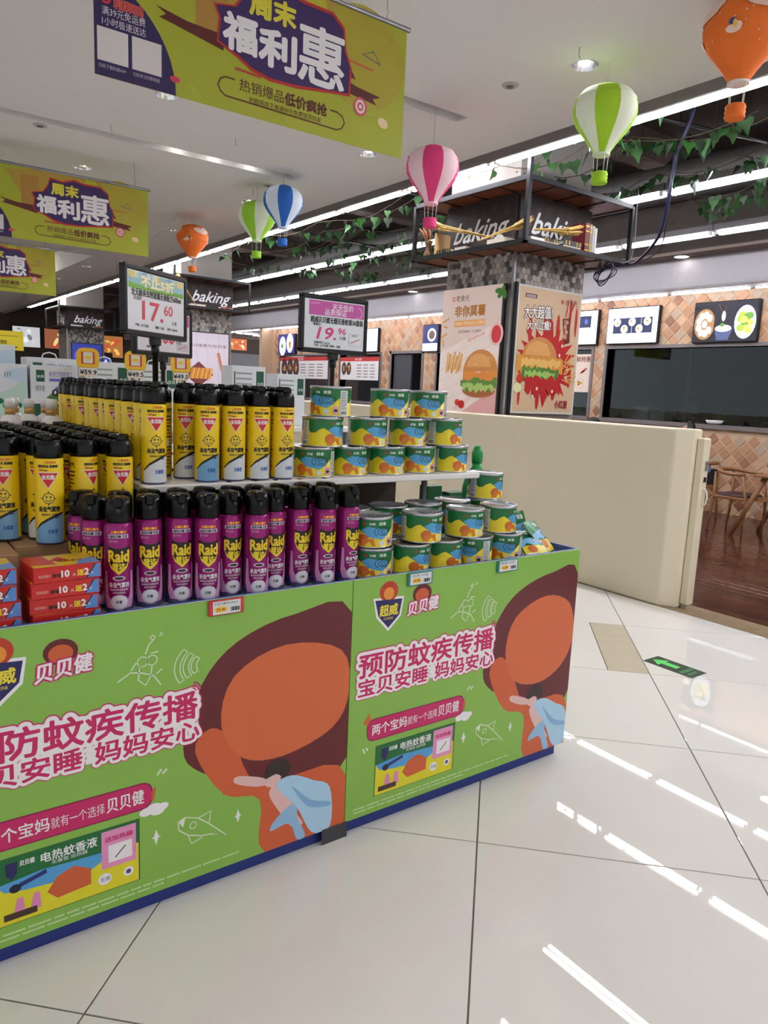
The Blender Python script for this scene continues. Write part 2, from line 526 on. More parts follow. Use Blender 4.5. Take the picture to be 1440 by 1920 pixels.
# ceiling discs (sprinklers) and empty hooks
for k, (x, y, wh) in enumerate(((4.05, 4.17, 'to the left of the big round downlight'), (1.6, 7.62, 'at the upper left above the banner'), (4.03, 7.9, 'above and right of the blue balloon'))):
    t = root('ceiling_speaker', (x, y, CEIL), 'small flat grey disc on the ceiling ' + wh, 'ceiling disc', 'ceiling discs', 0, True)
    MB().lathe([(0.055, -0.012), (0.06, 0.0)], 18, (x, y, CEIL)).build('cover', mat('disc_grey', K(190, 186, 184), 0.6), t)
    MB().lathe([(0.02, -0.02), (0.03, -0.012)], 12, (x, y, CEIL)).build('sprinkler_head', m_greym, t)
def hook(x, y, wh):
    t = root('ceiling_hook', (x, y, CEIL), 'thin wire hook screwed into the white ceiling ' + wh, 'hook', 'ceiling hooks', 0, True)
    MB().tube([(x, y, CEIL), (x, y, CEIL - 0.05), (x + 0.008, y, CEIL - 0.065), (x + 0.014, y, CEIL - 0.055)], 0.002, 5).build('wire', m_greym, t)
for x, y, wh in ((3.95, 3.46, 'beside the round downlight at upper right'), (3.06, 6.67, 'below the slanting edge of the nearest banner'), (3.985, 8.2, 'near the blue balloon'), (2.08, 7.13, 'between the first two banners')):
    hook(x, y, wh)

# open dark ceiling above the dining area
oc = MB()
oc.box(5.03, 9.5, -3, 34, 4.5, 4.6)
open_c = oc.build('ceiling_open', m_dark)
tag(open_c, 'dark open ceiling above the dining area', None, None, 'structure')
for j in range(14):
    y = 1.0 + 2.2 * j
    tag(MB().bbox(5.04, 9.45, y, y + 0.28, 4.18, 4.5, 0.01).build('trim_%d' % (10 + j), m_beam), 'brown ceiling beam crossing the open ceiling', None, None, 'structure')
for k, x in enumerate((5.9, 7.9, 8.7)):
    d = root('ceiling_duct', (x, 10, 4.1), ['thin pipe under the open ceiling nearest the shop', 'wide round duct under the open ceiling in the middle', 'thin pipe under the open ceiling nearest the kitchen'][k], 'duct', 'ceiling pipes', 0, True)
    MB().tube([(x, y, 4.08) for y in (-2, 5, 12, 19, 28)], [0.05, 0.16, 0.06][k], 12).build('pipe', mat('duct_grey', K(60, 56, 55), 0.6, 0.2), d)
    for y in (2.2, 5.2, 8.2, 11.2, 14.2):
        MB().box(x - 0.012, x + 0.012, y, y + 0.02, 4.08, 4.5).build('hanger', m_blackm, d)
# black hanging rails of the vine net
for k, (p, q) in enumerate((((5.2, 4.2, 3.86), (8.9, 3.3, 3.9)), ((5.2, 7.4, 3.84), (9.0, 7.4, 3.84)), ((5.2, 10.4, 3.84), (9.0, 10.4, 3.84)))):
    d = root('hanging_rail', p, ['black rail under the open ceiling nearest the green balloon', 'black rail under the open ceiling behind the book shelf', 'black rail under the open ceiling farther down'][k], 'rail', 'black ceiling rails', 0, True)
    MB().tube([p, q], 0.016, 6).build('bar', m_blackm, d)
    for t in (0.2, 0.7):
        x = p[0] + (q[0] - p[0]) * t; y = p[1] + (q[1] - p[1]) * t
        MB().box(x - 0.006, x + 0.006, y - 0.006, y + 0.006, 3.86, 4.5).build('hanger', m_blackm, d)

# tube light rows
def tube_light():
    r = root('tube_light', (0, 0, 0), 'x', 'tube light', 'tube lights')
    MB().box(-0.066, 0.066, -0.66, 0.66, 0.03, 0.10).build('housing', mat('lamp_housing', K(105, 102, 104), 0.5), r)
    for s in (-1, 1):
        MB().tube([(0.040 * s, -0.60, 0), (0.040 * s, 0.60, 0)], 0.016, 8).build('tube', m_tube, r)
        MB().box(0.040 * s - 0.017, 0.040 * s + 0.017, -0.635, -0.60, -0.018, 0.03).build('end_socket', m_white, r)
        MB().box(0.040 * s - 0.017, 0.040 * s + 0.017, 0.60, 0.635, -0.018, 0.03).build('end_socket', m_white, r)
    return r
tl = tube_light(); first = True
ROWS = [(5.10, 3.648, -2.6, 26.4, 'along the edge of the white ceiling'), (7.13, 3.66, 0.9, 15.6, 'in the middle row among the vines'),
        (8.6, 3.53, 1.2, 20.4, 'in the row nearest the white bulkhead')]
for x, z, y0, y1, wh in ROWS:
    y = y0 + 0.66; nv = 0
    while y < y1:
        o = tl if first else copy_tree(tl); first = False
        o.location = (x, y, z); o['group'] = 'tube lights ' + wh
        vis = y > {5.10: 2.2, 7.13: 3.2, 8.6: 4.2}[x]
        o['label'] = 'double tube light ' + wh + (', %s from the right' % NTH[nv] if vis else ', outside the picture')
        nv += vis
        if x > 6:
            for ch in o.children:
                if ch.name.startswith('tube'):
                    ch.material_slots[0].link = 'OBJECT'; ch.material_slots[0].material = m_tube2 if x < 8 else m_tube3
        y += 1.33
def thin_light():
    r = root('tube_light', (0, 0, 0), 'x', 'tube light', 'thin tube lights')
    MB().box(-0.02, 0.02, -0.6, 0.6, 0.012, 0.03).build('housing', m_white, r)
    MB().tube([(0, -0.57, 0), (0, 0.57, 0)], 0.013, 8).build('tube', mat('thin_tube_glow', (1, 1, 1), 0.5, emis=16.0, ecol=(0.95, 0.94, 1.0)), r)
    return r
t4 = thin_light(); y = 2.2; first = True
while y < 22:
    o = t4 if first else copy_tree(t4); first = False
    o.location = (9.72, y, 3.04); o['label'] = 'thin single tube light under the white bulkhead' + (', %s from the right' % NTH[int((y - 4.3) / 1.22)] if y > 4.3 else ', outside the picture')
    y += 1.22

# ------------------------------------------------------------------ kitchen side: bulkhead, wall with diamond tiles, windows
m_bulk = mat('bulkhead_white', K(156, 151, 155), 0.6, noise=0.03, nscale=24, stretch=(1, 1, 0.5), bump=0.9)
_nt = m_bulk.node_tree
bulk = MB().box(9.42, 9.50, -3, 34, 3.07, 3.46).box(9.42, 10.1, -3, 34, 3.06, 3.075)
tag(MB().box(9.12, 9.6, -3, 34, 3.46, 3.50).build('trim_5', mat('soffit_brown', K(128, 112, 104), .8)), 'brown grey soffit between the tube lights and the bulkhead', None, None, 'structure')
tag(bulk.build('trim_3', m_bulk), 'white bulkhead with woven relief above the kitchen windows', None, None, 'structure')
tag(MB().box(9.12, 9.17, -3, 34, 3.50, 4.55).build('trim_4', m_dark), 'dark upstand above the bulkhead', None, None, 'structure')
for k, y in enumerate((4.0, 6.05, 8.9, 11.9, 15.0)):
    t = root('soffit_downlight', (9.28, y, 3.455), 'flat round lit downlight above the white bulkhead, %s from the right' % NTH[k], 'downlight', 'soffit downlights', 0, True)
    MB().lathe([(0.08, -0.006), (0.09, 0.0)], 20, (9.28, y, 3.458)).build('lens', mat('soffit_glow', (1, 1, 1), 0.5, emis=9.0, ecol=(1, 0.96, 0.9)), t)
    MB().lathe([(0.092, -0.008), (0.104, -0.008), (0.108, 0.0), (0.092, 0.0)], 20, caps=False, o=(9.28, y, 3.459)).build('ring', m_white, t)

m_grw = mat('wall_joint', K(206, 176, 146), 0.7)
XW = 9.95
wm = MB()
SILL, HEADZ = 1.20, 2.31
OPEN = [(2.0, 7.62, SILL), (7.93, 11.83, SILL), (12.33, 13.40, 0.0), (13.82, 15.5, SILL), (16.0, 18.6, SILL)]
wm.box(XW, XW + 0.15, -3, 19.1, HEADZ, 3.1)
prev = -3
for a, b, z in OPEN:
    wm.box(XW, XW + 0.15, prev, a, 0, HEADZ)
    if z > 0: wm.box(XW, XW + 0.15, a, b, 0, z)
    prev = b
wm.box(XW, XW + 0.15, prev, 19.1, 0, HEADZ)
wall_k = wm.build('wall_kitchen', m_grw)
tag(wall_k, 'kitchen wall of small terracotta and beige diamond tiles', None, None, 'structure')
tag(MB().box(9.6, XW + 0.15, 19.05, 19.2, 0, 3.2).build('wall_kitchen_end', m_grw), 'end of the kitchen wall', None, None, 'structure')
TC = [mat('wall_tile_%d' % i, K(*c), 0.45, noise=0.08, nscale=20) for i, c in enumerate(((196, 150, 116), (186, 138, 104), (168, 120, 90), (204, 164, 130), (186, 162, 138), (146, 98, 74)))]
TD = 0.098
_tm = []
for m in TC:
    h = TD - 0.008
    mb = MB().add([(0, -h, 0), (0, 0, -h), (0, h, 0), (0, 0, h), (-0.007, -h * 0.9, 0), (-0.007, 0, -h * 0.9), (-0.007, h * 0.9, 0), (-0.007, 0, h * 0.9)],
                  [(4, 5, 6, 7), (0, 1, 5, 4), (1, 2, 6, 5), (2, 3, 7, 6), (3, 0, 4, 7)])
    _tm.append(mb.mesh('wall_tile', m))
cand = []
for i in range(-30, 200):
    for j in range(0, 34):
        y = TD * i; z = TD * j + 0.05
        if (i + j) % 2: continue
        if y < 2.6 or y > 19 or z > 3.06: continue
        if any(a - TD * 0.9 < y < b + TD * 0.9 and (zz - TD * 0.9 if zz else -1) < z < HEADZ + TD * 0.9 for a, b, zz in OPEN): continue
        cand.append((y, z))
def wscore(c):
    y, z = c
    vis = (z < 1.3 and 4.2 < y < 6.1) or (z > 2.2 and y < 8.2) or (2.1 > 0 and 7.6 <= y <= 7.95 and z > 1.2)
    return (0 if vis else 1, y if z > 1.3 or vis else y + 50)
cand.sort(key=wscore)
for y, z in cand[:300]:
    o = obj('wall_tile', _tm[R_.choice((0, 0, 1, 1, 2, 3, 3, 4, 4, 5))], wall_k)
    o.location = (XW - 0.001, y, z)
rest = MB()
h = TD - 0.008
for y, z in cand[300:]:
    rest.add([(XW, y - h, z), (XW, y, z - h), (XW, y + h, z), (XW, y, z + h), (XW - 0.007, y - h * .9, z), (XW - 0.007, y, z - h * .9), (XW - 0.007, y + h * .9, z), (XW - 0.007, y, z + h * .9)],
             [(4, 5, 6, 7), (0, 1, 5, 4), (1, 2, 6, 5), (2, 3, 7, 6), (3, 0, 4, 7)], R_.choice((0, 0, 1, 1, 2, 3, 3, 4, 4, 5)))
tag(rest.build('farther_wall_tiles', TC, wall_k), kind='stuff')
# sill, frames, glass
m_sill = mat('sill_grey', K(122, 112, 112), 0.4)
m_glass = bpy.data.materials.new('window_glass'); m_glass.use_nodes = True
_n = m_glass.node_tree; _n.nodes.clear()
_o = _n.nodes.new('ShaderNodeOutputMaterial'); _mx = _n.nodes.new('ShaderNodeMixShader'); _t = _n.nodes.new('ShaderNodeBsdfTransparent'); _g = _n.nodes.new('ShaderNodeBsdfGlossy')
_fr = _n.nodes.new('ShaderNodeFresnel'); _fr.inputs[0].default_value = 1.5
_t.inputs[0].default_value = (0.55, 0.62, 0.64, 1); _g.inputs[0].default_value = (0.9, 0.95, 0.95, 1); _g.inputs[1].default_value = 0.02
_n.links.new(_fr.outputs[0], _mx.inputs[0]); _n.links.new(_t.outputs[0], _mx.inputs[1]); _n.links.new(_g.outputs[0], _mx.inputs[2]); _n.links.new(_mx.outputs[0], _o.inputs[0])
for k, (a, b, z) in enumerate(OPEN):
    if z == 0:
        w = MB().box(XW - 0.02, XW + 0.16, a - 0.06, a, 0, HEADZ + 0.06).box(XW - 0.02, XW + 0.16, b, b + 0.06, 0, HEADZ + 0.06).box(XW - 0.02, XW + 0.16, a - 0.06, b + 0.06, HEADZ, HEADZ + 0.06)
        w = tag(w.build('door_1', m_sill), 'open doorway with grey frame in the diamond tile wall', None, None, 'structure')
        MB().box(XW + 0.05, XW + 0.09, a + 0.42, b - 0.02, 0.02, HEADZ - 0.02).build('door_leaf', mat('door_dark', K(70, 70, 76), 0.5), w)
        continue
    w = MB()
    w.box(XW - 0.02, XW + 0.17, a - 0.04, b + 0.04, HEADZ, HEADZ + 0.05)
    w.box(XW - 0.02, XW + 0.17, a - 0.05, a, z, HEADZ).box(XW - 0.02, XW + 0.17, b, b + 0.05, z, HEADZ)
    w.box(XW - 0.06, XW + 0.17, a - 0.05, b + 0.05, z - 0.03, z + 0.03)
    w = tag(w.build('window_%d' % (k + 1), m_sill), ['wide kitchen service window with grey sill', 'kitchen service window beside the tiled column', '', 'kitchen service window under a white and red menu', 'farthest kitchen service window'][k], None, None, 'structure')
    n = max(1, round((b - a) / 1.5))
    if k < 2:
        for i in range(n):
            ya = a + (b - a) * i / n; yb = a + (b - a) * (i + 1) / n
            MB().box(XW + 0.07 + 0.012 * (i % 2), XW + 0.078 + 0.012 * (i % 2), ya - 0.02, yb + 0.02, z + 0.03, HEADZ).build('pane', m_glass, w)
# kitchen interior
m_kw = mat('kitchen_wall_dark', K(62, 66, 70), 0.6, noise=0.05, nscale=2)
tag(MB().box(13.0, 13.1, -3, 19.2, 0, 3.1).build('wall_kitchen_back', m_kw), 'dark back wall of the kitchen', None, None, 'structure')
tag(MB().box(XW + 0.15, 13.1, -3, 19.2, 3.0, 3.1).build('ceiling_kitchen', m_kw), 'dark kitchen ceiling', None, None, 'structure')
tag(MB().box(12.6, 13.1, -3, 19.2, -0.1, 0).build('floor_kitchen', m_kw), 'kitchen floor', None, None, 'structure')
tag(MB().box(XW + .15, 13.0, 12.0, 12.06, 0, 3.0).build('wall_kitchen_side', m_kw), 'dark partition in the kitchen', None, None, 'structure')
for k, y in enumerate((4.6, 7.4, 10.0)):  # added fill lamps so the kitchen appliances show through the glass
    t = root('kitchen_fill_light', (11.6, y, 2.96), 'dim fill light added inside the dark kitchen, %s from the right' % NTH[k], 'light', 'added kitchen fill lights', 0, True)
    MB().box(11.5, 11.7, y - .3, y + .3, 2.965, 2.999).build('housing', m_white, t)
    MB().box(11.52, 11.68, y - .28, y + .28, 2.958, 2.965).build('diffuser', mat('kitchen_fill_glow', (1, 1, 1), .5, emis=2.5, ecol=(.9, .95, 1)), t)
kc = root('kitchen_counter', (12.4, 6, 0), 'dark kitchen counter seen through the wide service window', 'counter', None, 0, True)
MB().box(12.2, 12.95, 3.0, 9.0, 0.0, 1.12).build('counter_body', mat('dark_steel', K(60, 62, 66), 0.4, 0.4), kc)
MB().box(12.15, 12.95, 2.98, 9.02, 1.12, 1.16).build('worktop', m_greym, kc)
hood = root('extractor_hood', (12.4, 6.5, 2.2), 'long dark extractor hood above the kitchen counter', 'hood', None, 0, True)
hm = MB().prism([(12.95, 2.6), (12.3, 2.6), (12.05, 2.25), (12.05, 2.12), (12.95, 2.12)], lambda x, z: (x, 5.6, z), lambda x, z: (x, 8.8, z))
hm.build('hood_body', mat('hood_dark', K(40, 40, 44), 0.35, 0.5), hood)
for k, (y, w, hh, c, nm, lab) in enumerate(((8.55, 0.34, 0.26, (225, 225, 228), 'takeaway_boxes', 'white stacked boxes behind the left end of the wide window'), (7.5, 0.34, 0.42, (52, 52, 56), 'steam_oven', 'dark squat appliance on the kitchen counter beside the white boxes'), (6.05, 0.5, 0.40, (58, 58, 62), 'fryer', 'dark boxy fryer on the kitchen counter at the right'), (5.2, 0.42, 0.5, (50, 54, 62), 'coffee_machine', 'tall dark machine at the right of the kitchen counter'))):
    t = root(nm, (12.5, y, 1.16), lab, 'box' if k == 0 else 'appliance', None, 0, True)
    MB().bbox(12.3, 12.7, y - w / 2, y + w / 2, 1.161, 1.16 + hh, 0.015).build('body', mat('kit%d' % k, K(*c), 0.4), t)
    if k == 0:
        MB().bbox(12.32, 12.62, y - 0.5, y - w / 2 - 0.02, 1.161, 1.16 + hh * 0.7, 0.012).build('low_stack', m_white, t)
    else:
        MB().box(12.288, 12.3, y - w * 0.3, y + w * 0.25, 1.16 + hh * 0.35, 1.16 + hh * 0.85).build('front_panel', mat('kitp', K(90, 92, 98), 0.3, 0.5), t)
        MB().tube([(12.27, y - w * 0.3, 1.16 + hh * 0.25), (12.27, y + w * 0.25, 1.16 + hh * 0.25)], 0.01, 6).build('handle', m_steel, t)
bt = root('sauce_bottle', (12.45, 7.05, 1.16), 'yellow squeeze bottle on the kitchen counter', 'bottle')
MB().lathe([(0.045, 0.001), (0.047, 0.15), (0.03, 0.2), (0.014, 0.22), (0.012, 0.26)], 12).build('bottle_body', mat('mustard', K(214, 150, 40), 0.4), bt)
MB().lathe([(0.016, 0.255), (0.013, 0.28), (0.003, 0.31)], 10).build('nozzle', m_white, bt)
bw = root('white_bowl', (10.2, 5.55, 1.2), 'white bowl on the sill of the wide service window', 'bowl')
MB().lathe([(0.04, 0.035), (0.1, 0.05), (0.125, 0.095), (0.118, 0.095), (0.09, 0.06), (0.0, 0.05)], 18).build('bowl_body', m_white, bw)
bw.location = (10.0, 5.72, SILL - 0.003)

# lit menu boards on the kitchen wall
def lightbox(y_left, y_right, z0, z1, lab, art, x=XW - 0.012):
    t = root('menu_lightbox', (x, (y_left + y_right) / 2, z0), lab, 'menu board', None, 0, True)
    MB().bbox(x - 0.07, x, y_right, y_left, z0, z1, 0.008).build('case', m_blackm, t)
    W = y_left - y_right - 0.03; H = z1 - z0 - 0.03
    p = PR(0.0006); art(p, W, H)
    pr = p.build('printed_face', t, on_x(x - 0.071, y_left - 0.015, z0 + 0.015), INKL)
    return t
def dish(p, cx, cy, r, plate, food, L=3, sq=1.0):
    p.ell(cx, cy, r, r * sq, plate, L); p.ell(cx, cy, r * .8, r * .8 * sq, tuple(min(1, c * 1.2) for c in plate), L + .5)
    for k in range(7):
        a = R_.random() * 2 * PI; d = r * .4 * R_.random()
        c = food[k % len(food)]
        p.ell(cx + d * math.cos(a), cy + d * math.sin(a) * sq, r * R_.uniform(.18, .36), r * R_.uniform(.14, .3) * sq, c, L + 1 + .1 * k, 9, a)
NAVY = K(30, 34, 70)
def art_a(p, W, H):
    p.rect(0, 0, W, H, K(225, 230, 250), 1); p.rect(W * .12, H * .28, W * .9, H * .72, NAVY, 2)
    for k in range(5):
        dish(p, W * (.2 + .15 * k), H * (.5 + .1 * (-1) ** k), H * .12, WHITE, [K(210, 190, 80), K(90, 130, 50), K(200, 70, 40)], 3)
    p.rect(W * .5, H * .28, W * .505, H * .72, WHITE, 6); p.rect(W * .68, H * .28, W * .685, H * .72, WHITE, 6)
    p.ell(W * .62, H * .16, W * .02, W * .02, K(180, 180, 190), 3)
    for k in range(3): p.rect(W * .66, H * (.12 + .03 * k), W * .8, H * (.13 + .03 * k), K(160, 160, 170), 3)
    p.rect(W * .1, H * .86, W * .2, H * .875, K(160, 165, 180), 3)
def art_b(p, W, H):
    p.rect(0, 0, W, H, K(22, 20, 30), 1)
    p.ell(W * .18, H * .45, W * .17, H * .40, K(150, 110, 70), 2)
    for k in range(9):
        a = k * 0.7; p.ell(W * (.18 + .1 * math.cos(a) * (k > 0)), H * (.45 + .24 * math.sin(a) * (k > 0)), W * .045, H * .10, K(226, 214, 206), 3 + .1 * k, 12)
    p.rect(W * .335, 0, W * .34, H, BLACK, 5); p.rect(W * .34, 0, W * .64, H, K(26, 24, 36), 4)
    p.poly([(W * .35, H * .32), (W * .64, H * .32), (W * .58, H * .03), (W * .4, H * .03)], K(70, 80, 120), 5)
    p.ell(W * .49, H * .33, W * .13, H * .09, K(226, 222, 200), 6); p.ell(W * .47, H * .42, W * .035, H * .05, K(80, 130, 60), 7)
    p.ell(W * .48, H * .64, W * .03, H * .13, K(235, 230, 220), 6); p.stroke([(W * .38, H * .95), (W * .47, H * .72)], .006, K(120, 70, 60), 6); p.stroke([(W * .5, H * .9), (W * .49, H * .72)], .006, K(120, 70, 60), 6)
    p.rect(W * .64, 0, W, H, K(24, 22, 34), 4); p.ell(W * .82, H * .47, W * .165, H * .42, K(196, 206, 232), 5)
    for k in range(10):
        p.ell(W * (.82 + .07 * math.cos(k * 2.3)), H * (.45 + .2 * math.sin(k * 1.7)), W * .06, H * .09, (K(214, 196, 90), K(150, 170, 60), K(90, 140, 50))[k % 3], 6 + .1 * k, 10)
def art_c(p, W, H):
    p.rect(0, 0, W, H, K(222, 228, 250), 1); p.rect(W * .3, H * .5, W * .9, H * .85, NAVY, 2)
    dish(p, W * .6, H * .68, H * .14, K(220, 210, 190), [K(200, 170, 120), K(160, 120, 70)], 3); p.ell(W * .82, H * .68, H * .06, H * .08, K(60, 90, 160), 3)
    for k in range(4): p.rect(W * .35, H * (.3 + .04 * k), W * .62, H * (.31 + .04 * k), K(170, 180, 200), 3)
def art_d(p, W, H):
    p.rect(0, 0, W, H, K(46, 44, 110), 1); dish(p, W * .28, H * .4, W * .2, K(210, 220, 250), [K(80, 130, 70), K(200, 200, 160)], 3, 1.4); dish(p, W * .72, H * .55, W * .2, K(220, 225, 250), [K(200, 120, 50), K(190, 60, 40)], 3, 1.4)
def art_e(p, W, H):
    p.rect(0, 0, W, H, K(40, 46, 90), 1); p.rect(0, 0, W, H * .3, K(220, 230, 250), 2); p.ell(W * .6, H * .62, W * .3, H * .26, K(190, 200, 235), 3); p.ell(W * .6, H * .62, W * .2, H * .17, K(90, 70, 60), 4)
def art_f(p, W, H):
    p.rect(0, 0, W, H, K(226, 232, 250), 1)
    for k in range(5): p.rect(W * .15, H * (.2 + .12 * k), W * .8, H * (.22 + .12 * k), K(120, 130, 160), 2)
lightbox(7.62, 6.70, 2.375, 2.93, 'lit white menu board with small dish pictures beside the wide window', art_a)
lightbox(6.14, 5.20, 2.36, 2.92, 'lit dark menu board with dumplings and noodles at far right', art_b)
lightbox(9.05, 7.80, 2.375, 2.93, 'lit white menu board half hidden by the burger poster', art_c)
lightbox(12.25, 11.75, 2.33, 2.88, 'lit blue menu board at the left edge of the potato poster', art_e)
lightbox(14.9, 13.85, 2.36, 2.89, 'lit white menu board half hidden behind the pink price sign', art_f)
lightbox(18.6, 17.65, 2.36, 2.89, 'lit blue menu board with two dishes left of the pink price sign', art_d)
def wall_menu(y_left, y_right, z0, z1, lab, k):
    t = root('paper_menu', (XW - 0.02, y_right, z0), lab, 'menu', 'red and white menus', 0, True)
    MB().box(XW - 0.028, XW - 0.02, y_right, y_left, z0, z1).build('board', m_white, t)
    p = PR(0.0006); W = y_left - y_right; H = z1 - z0
    p.rect(0, 0, W, H, K(235, 230, 228), 1); p.rect(0, H * .82, W, H, K(205, 50, 48), 2)
    p.text('美味 套餐', W * .4, H * .86, H * .12, WHITE, 3)
    for i in range(3 if k else 2):
        dish(p, W * (.1 + .13 * i), H * .5, W * .065, K(70, 50, 46), [K(200, 130, 60), K(190, 70, 50), K(220, 190, 110)], 3, 1.5)
    for i in range(5):
        for j in range(3): p.rect(W * (.45 + .17 * j), H * (.12 + .13 * i), W * (.57 + .17 * j), H * (.15 + .13 * i), K(90, 60, 60), 3)
    p.build('printed_face', t, on_x(XW - 0.029, y_left, z0))
wall_menu(15.45, 13.86, 1.72, 2.25, 'white menu with red heading and two bowls, right of the sign pole', 0)
wall_menu(18.55, 16.05, 1.72, 2.28, 'white menu with red heading and three bowls, left of the sign pole', 1)
# small poster on the window pane
t = root('window_poster', (XW + 0.05, 8.0, 1.6), 'small pinkish food poster stuck on the glass beside the burger poster', 'poster', None, 0, True)
MB().box(XW + 0.056, XW + 0.06, 7.99, 8.6, 1.62, 2.24).build('sheet', m_white, t)
p = PR(0.0006); p.rect(0, 0, .61, .62, K(236, 214, 200), 1); p.text('新鲜特惠', .22, .5, .1, K(120, 60, 40), 2, .02)
dish(p, .42, .14, .09, K(220, 200, 180), [K(220, 150, 60), K(190, 60, 40), K(120, 150, 60)], 3); p.ell(.5, .36, .06, .02, K(200, 80, 50), 3, 12, .6); p.ell(.46, .33, .05, .016, K(190, 60, 40), 3, 12, .5)
p.build('printed_face', t, on_x(XW + 0.055, 8.6, 1.62))

# ------------------------------------------------------------------ tiled columns with hanging book shelves
HEXC = [mat('hex_%d' % i, K(*c), 0.35, noise=0.06, nscale=30) for i, c in enumerate(((168, 160, 152), (146, 138, 132), (112, 106, 104), (74, 72, 74), (186, 178, 168)))]
HR = 0.037
def hexmesh(m):
    mb = MB()
    P = [(HR * 0.93 * math.cos(PI / 6 + PI / 3 * i), HR * 0.93 * math.sin(PI / 6 + PI / 3 * i)) for i in range(6)]
    vs = [(x, 0, z) for x, z in P] + [(x * .95, -0.004, z * .95) for x, z in P]
    return mb.add(vs, [tuple(range(6, 12))] + [(i, (i + 1) % 6, 6 + (i + 1) % 6, 6 + i) for i in range(6)]).mesh('hex_tile', m)
HEXM = [hexmesh(m) for m in HEXC]
HEXM_X = None
m_shelfwood = mat('shelf_underside_wood', K(120, 66, 40), 0.4, noise=0.2, nscale=3, stretch=(1, 8, 1))
m_choc = mat('sign_chocolate', K(36, 22, 24), 0.6)
m_colg = mat('column_grout', K(150, 144, 138), 0.7)
HEXN = [0]
def hexgrid(x0, x1, z0, z1):
    out = []; r = 0; z = z0 + HR
    while z < z1 - HR * 0.8:
        x = x0 + HR + (HR * 0.866 if r % 2 else 0)
        while x < x1 - HR * 0.8:
            out.append((x, z)); x += HR * 1.732
        z += HR * 1.5; r += 1
    return out
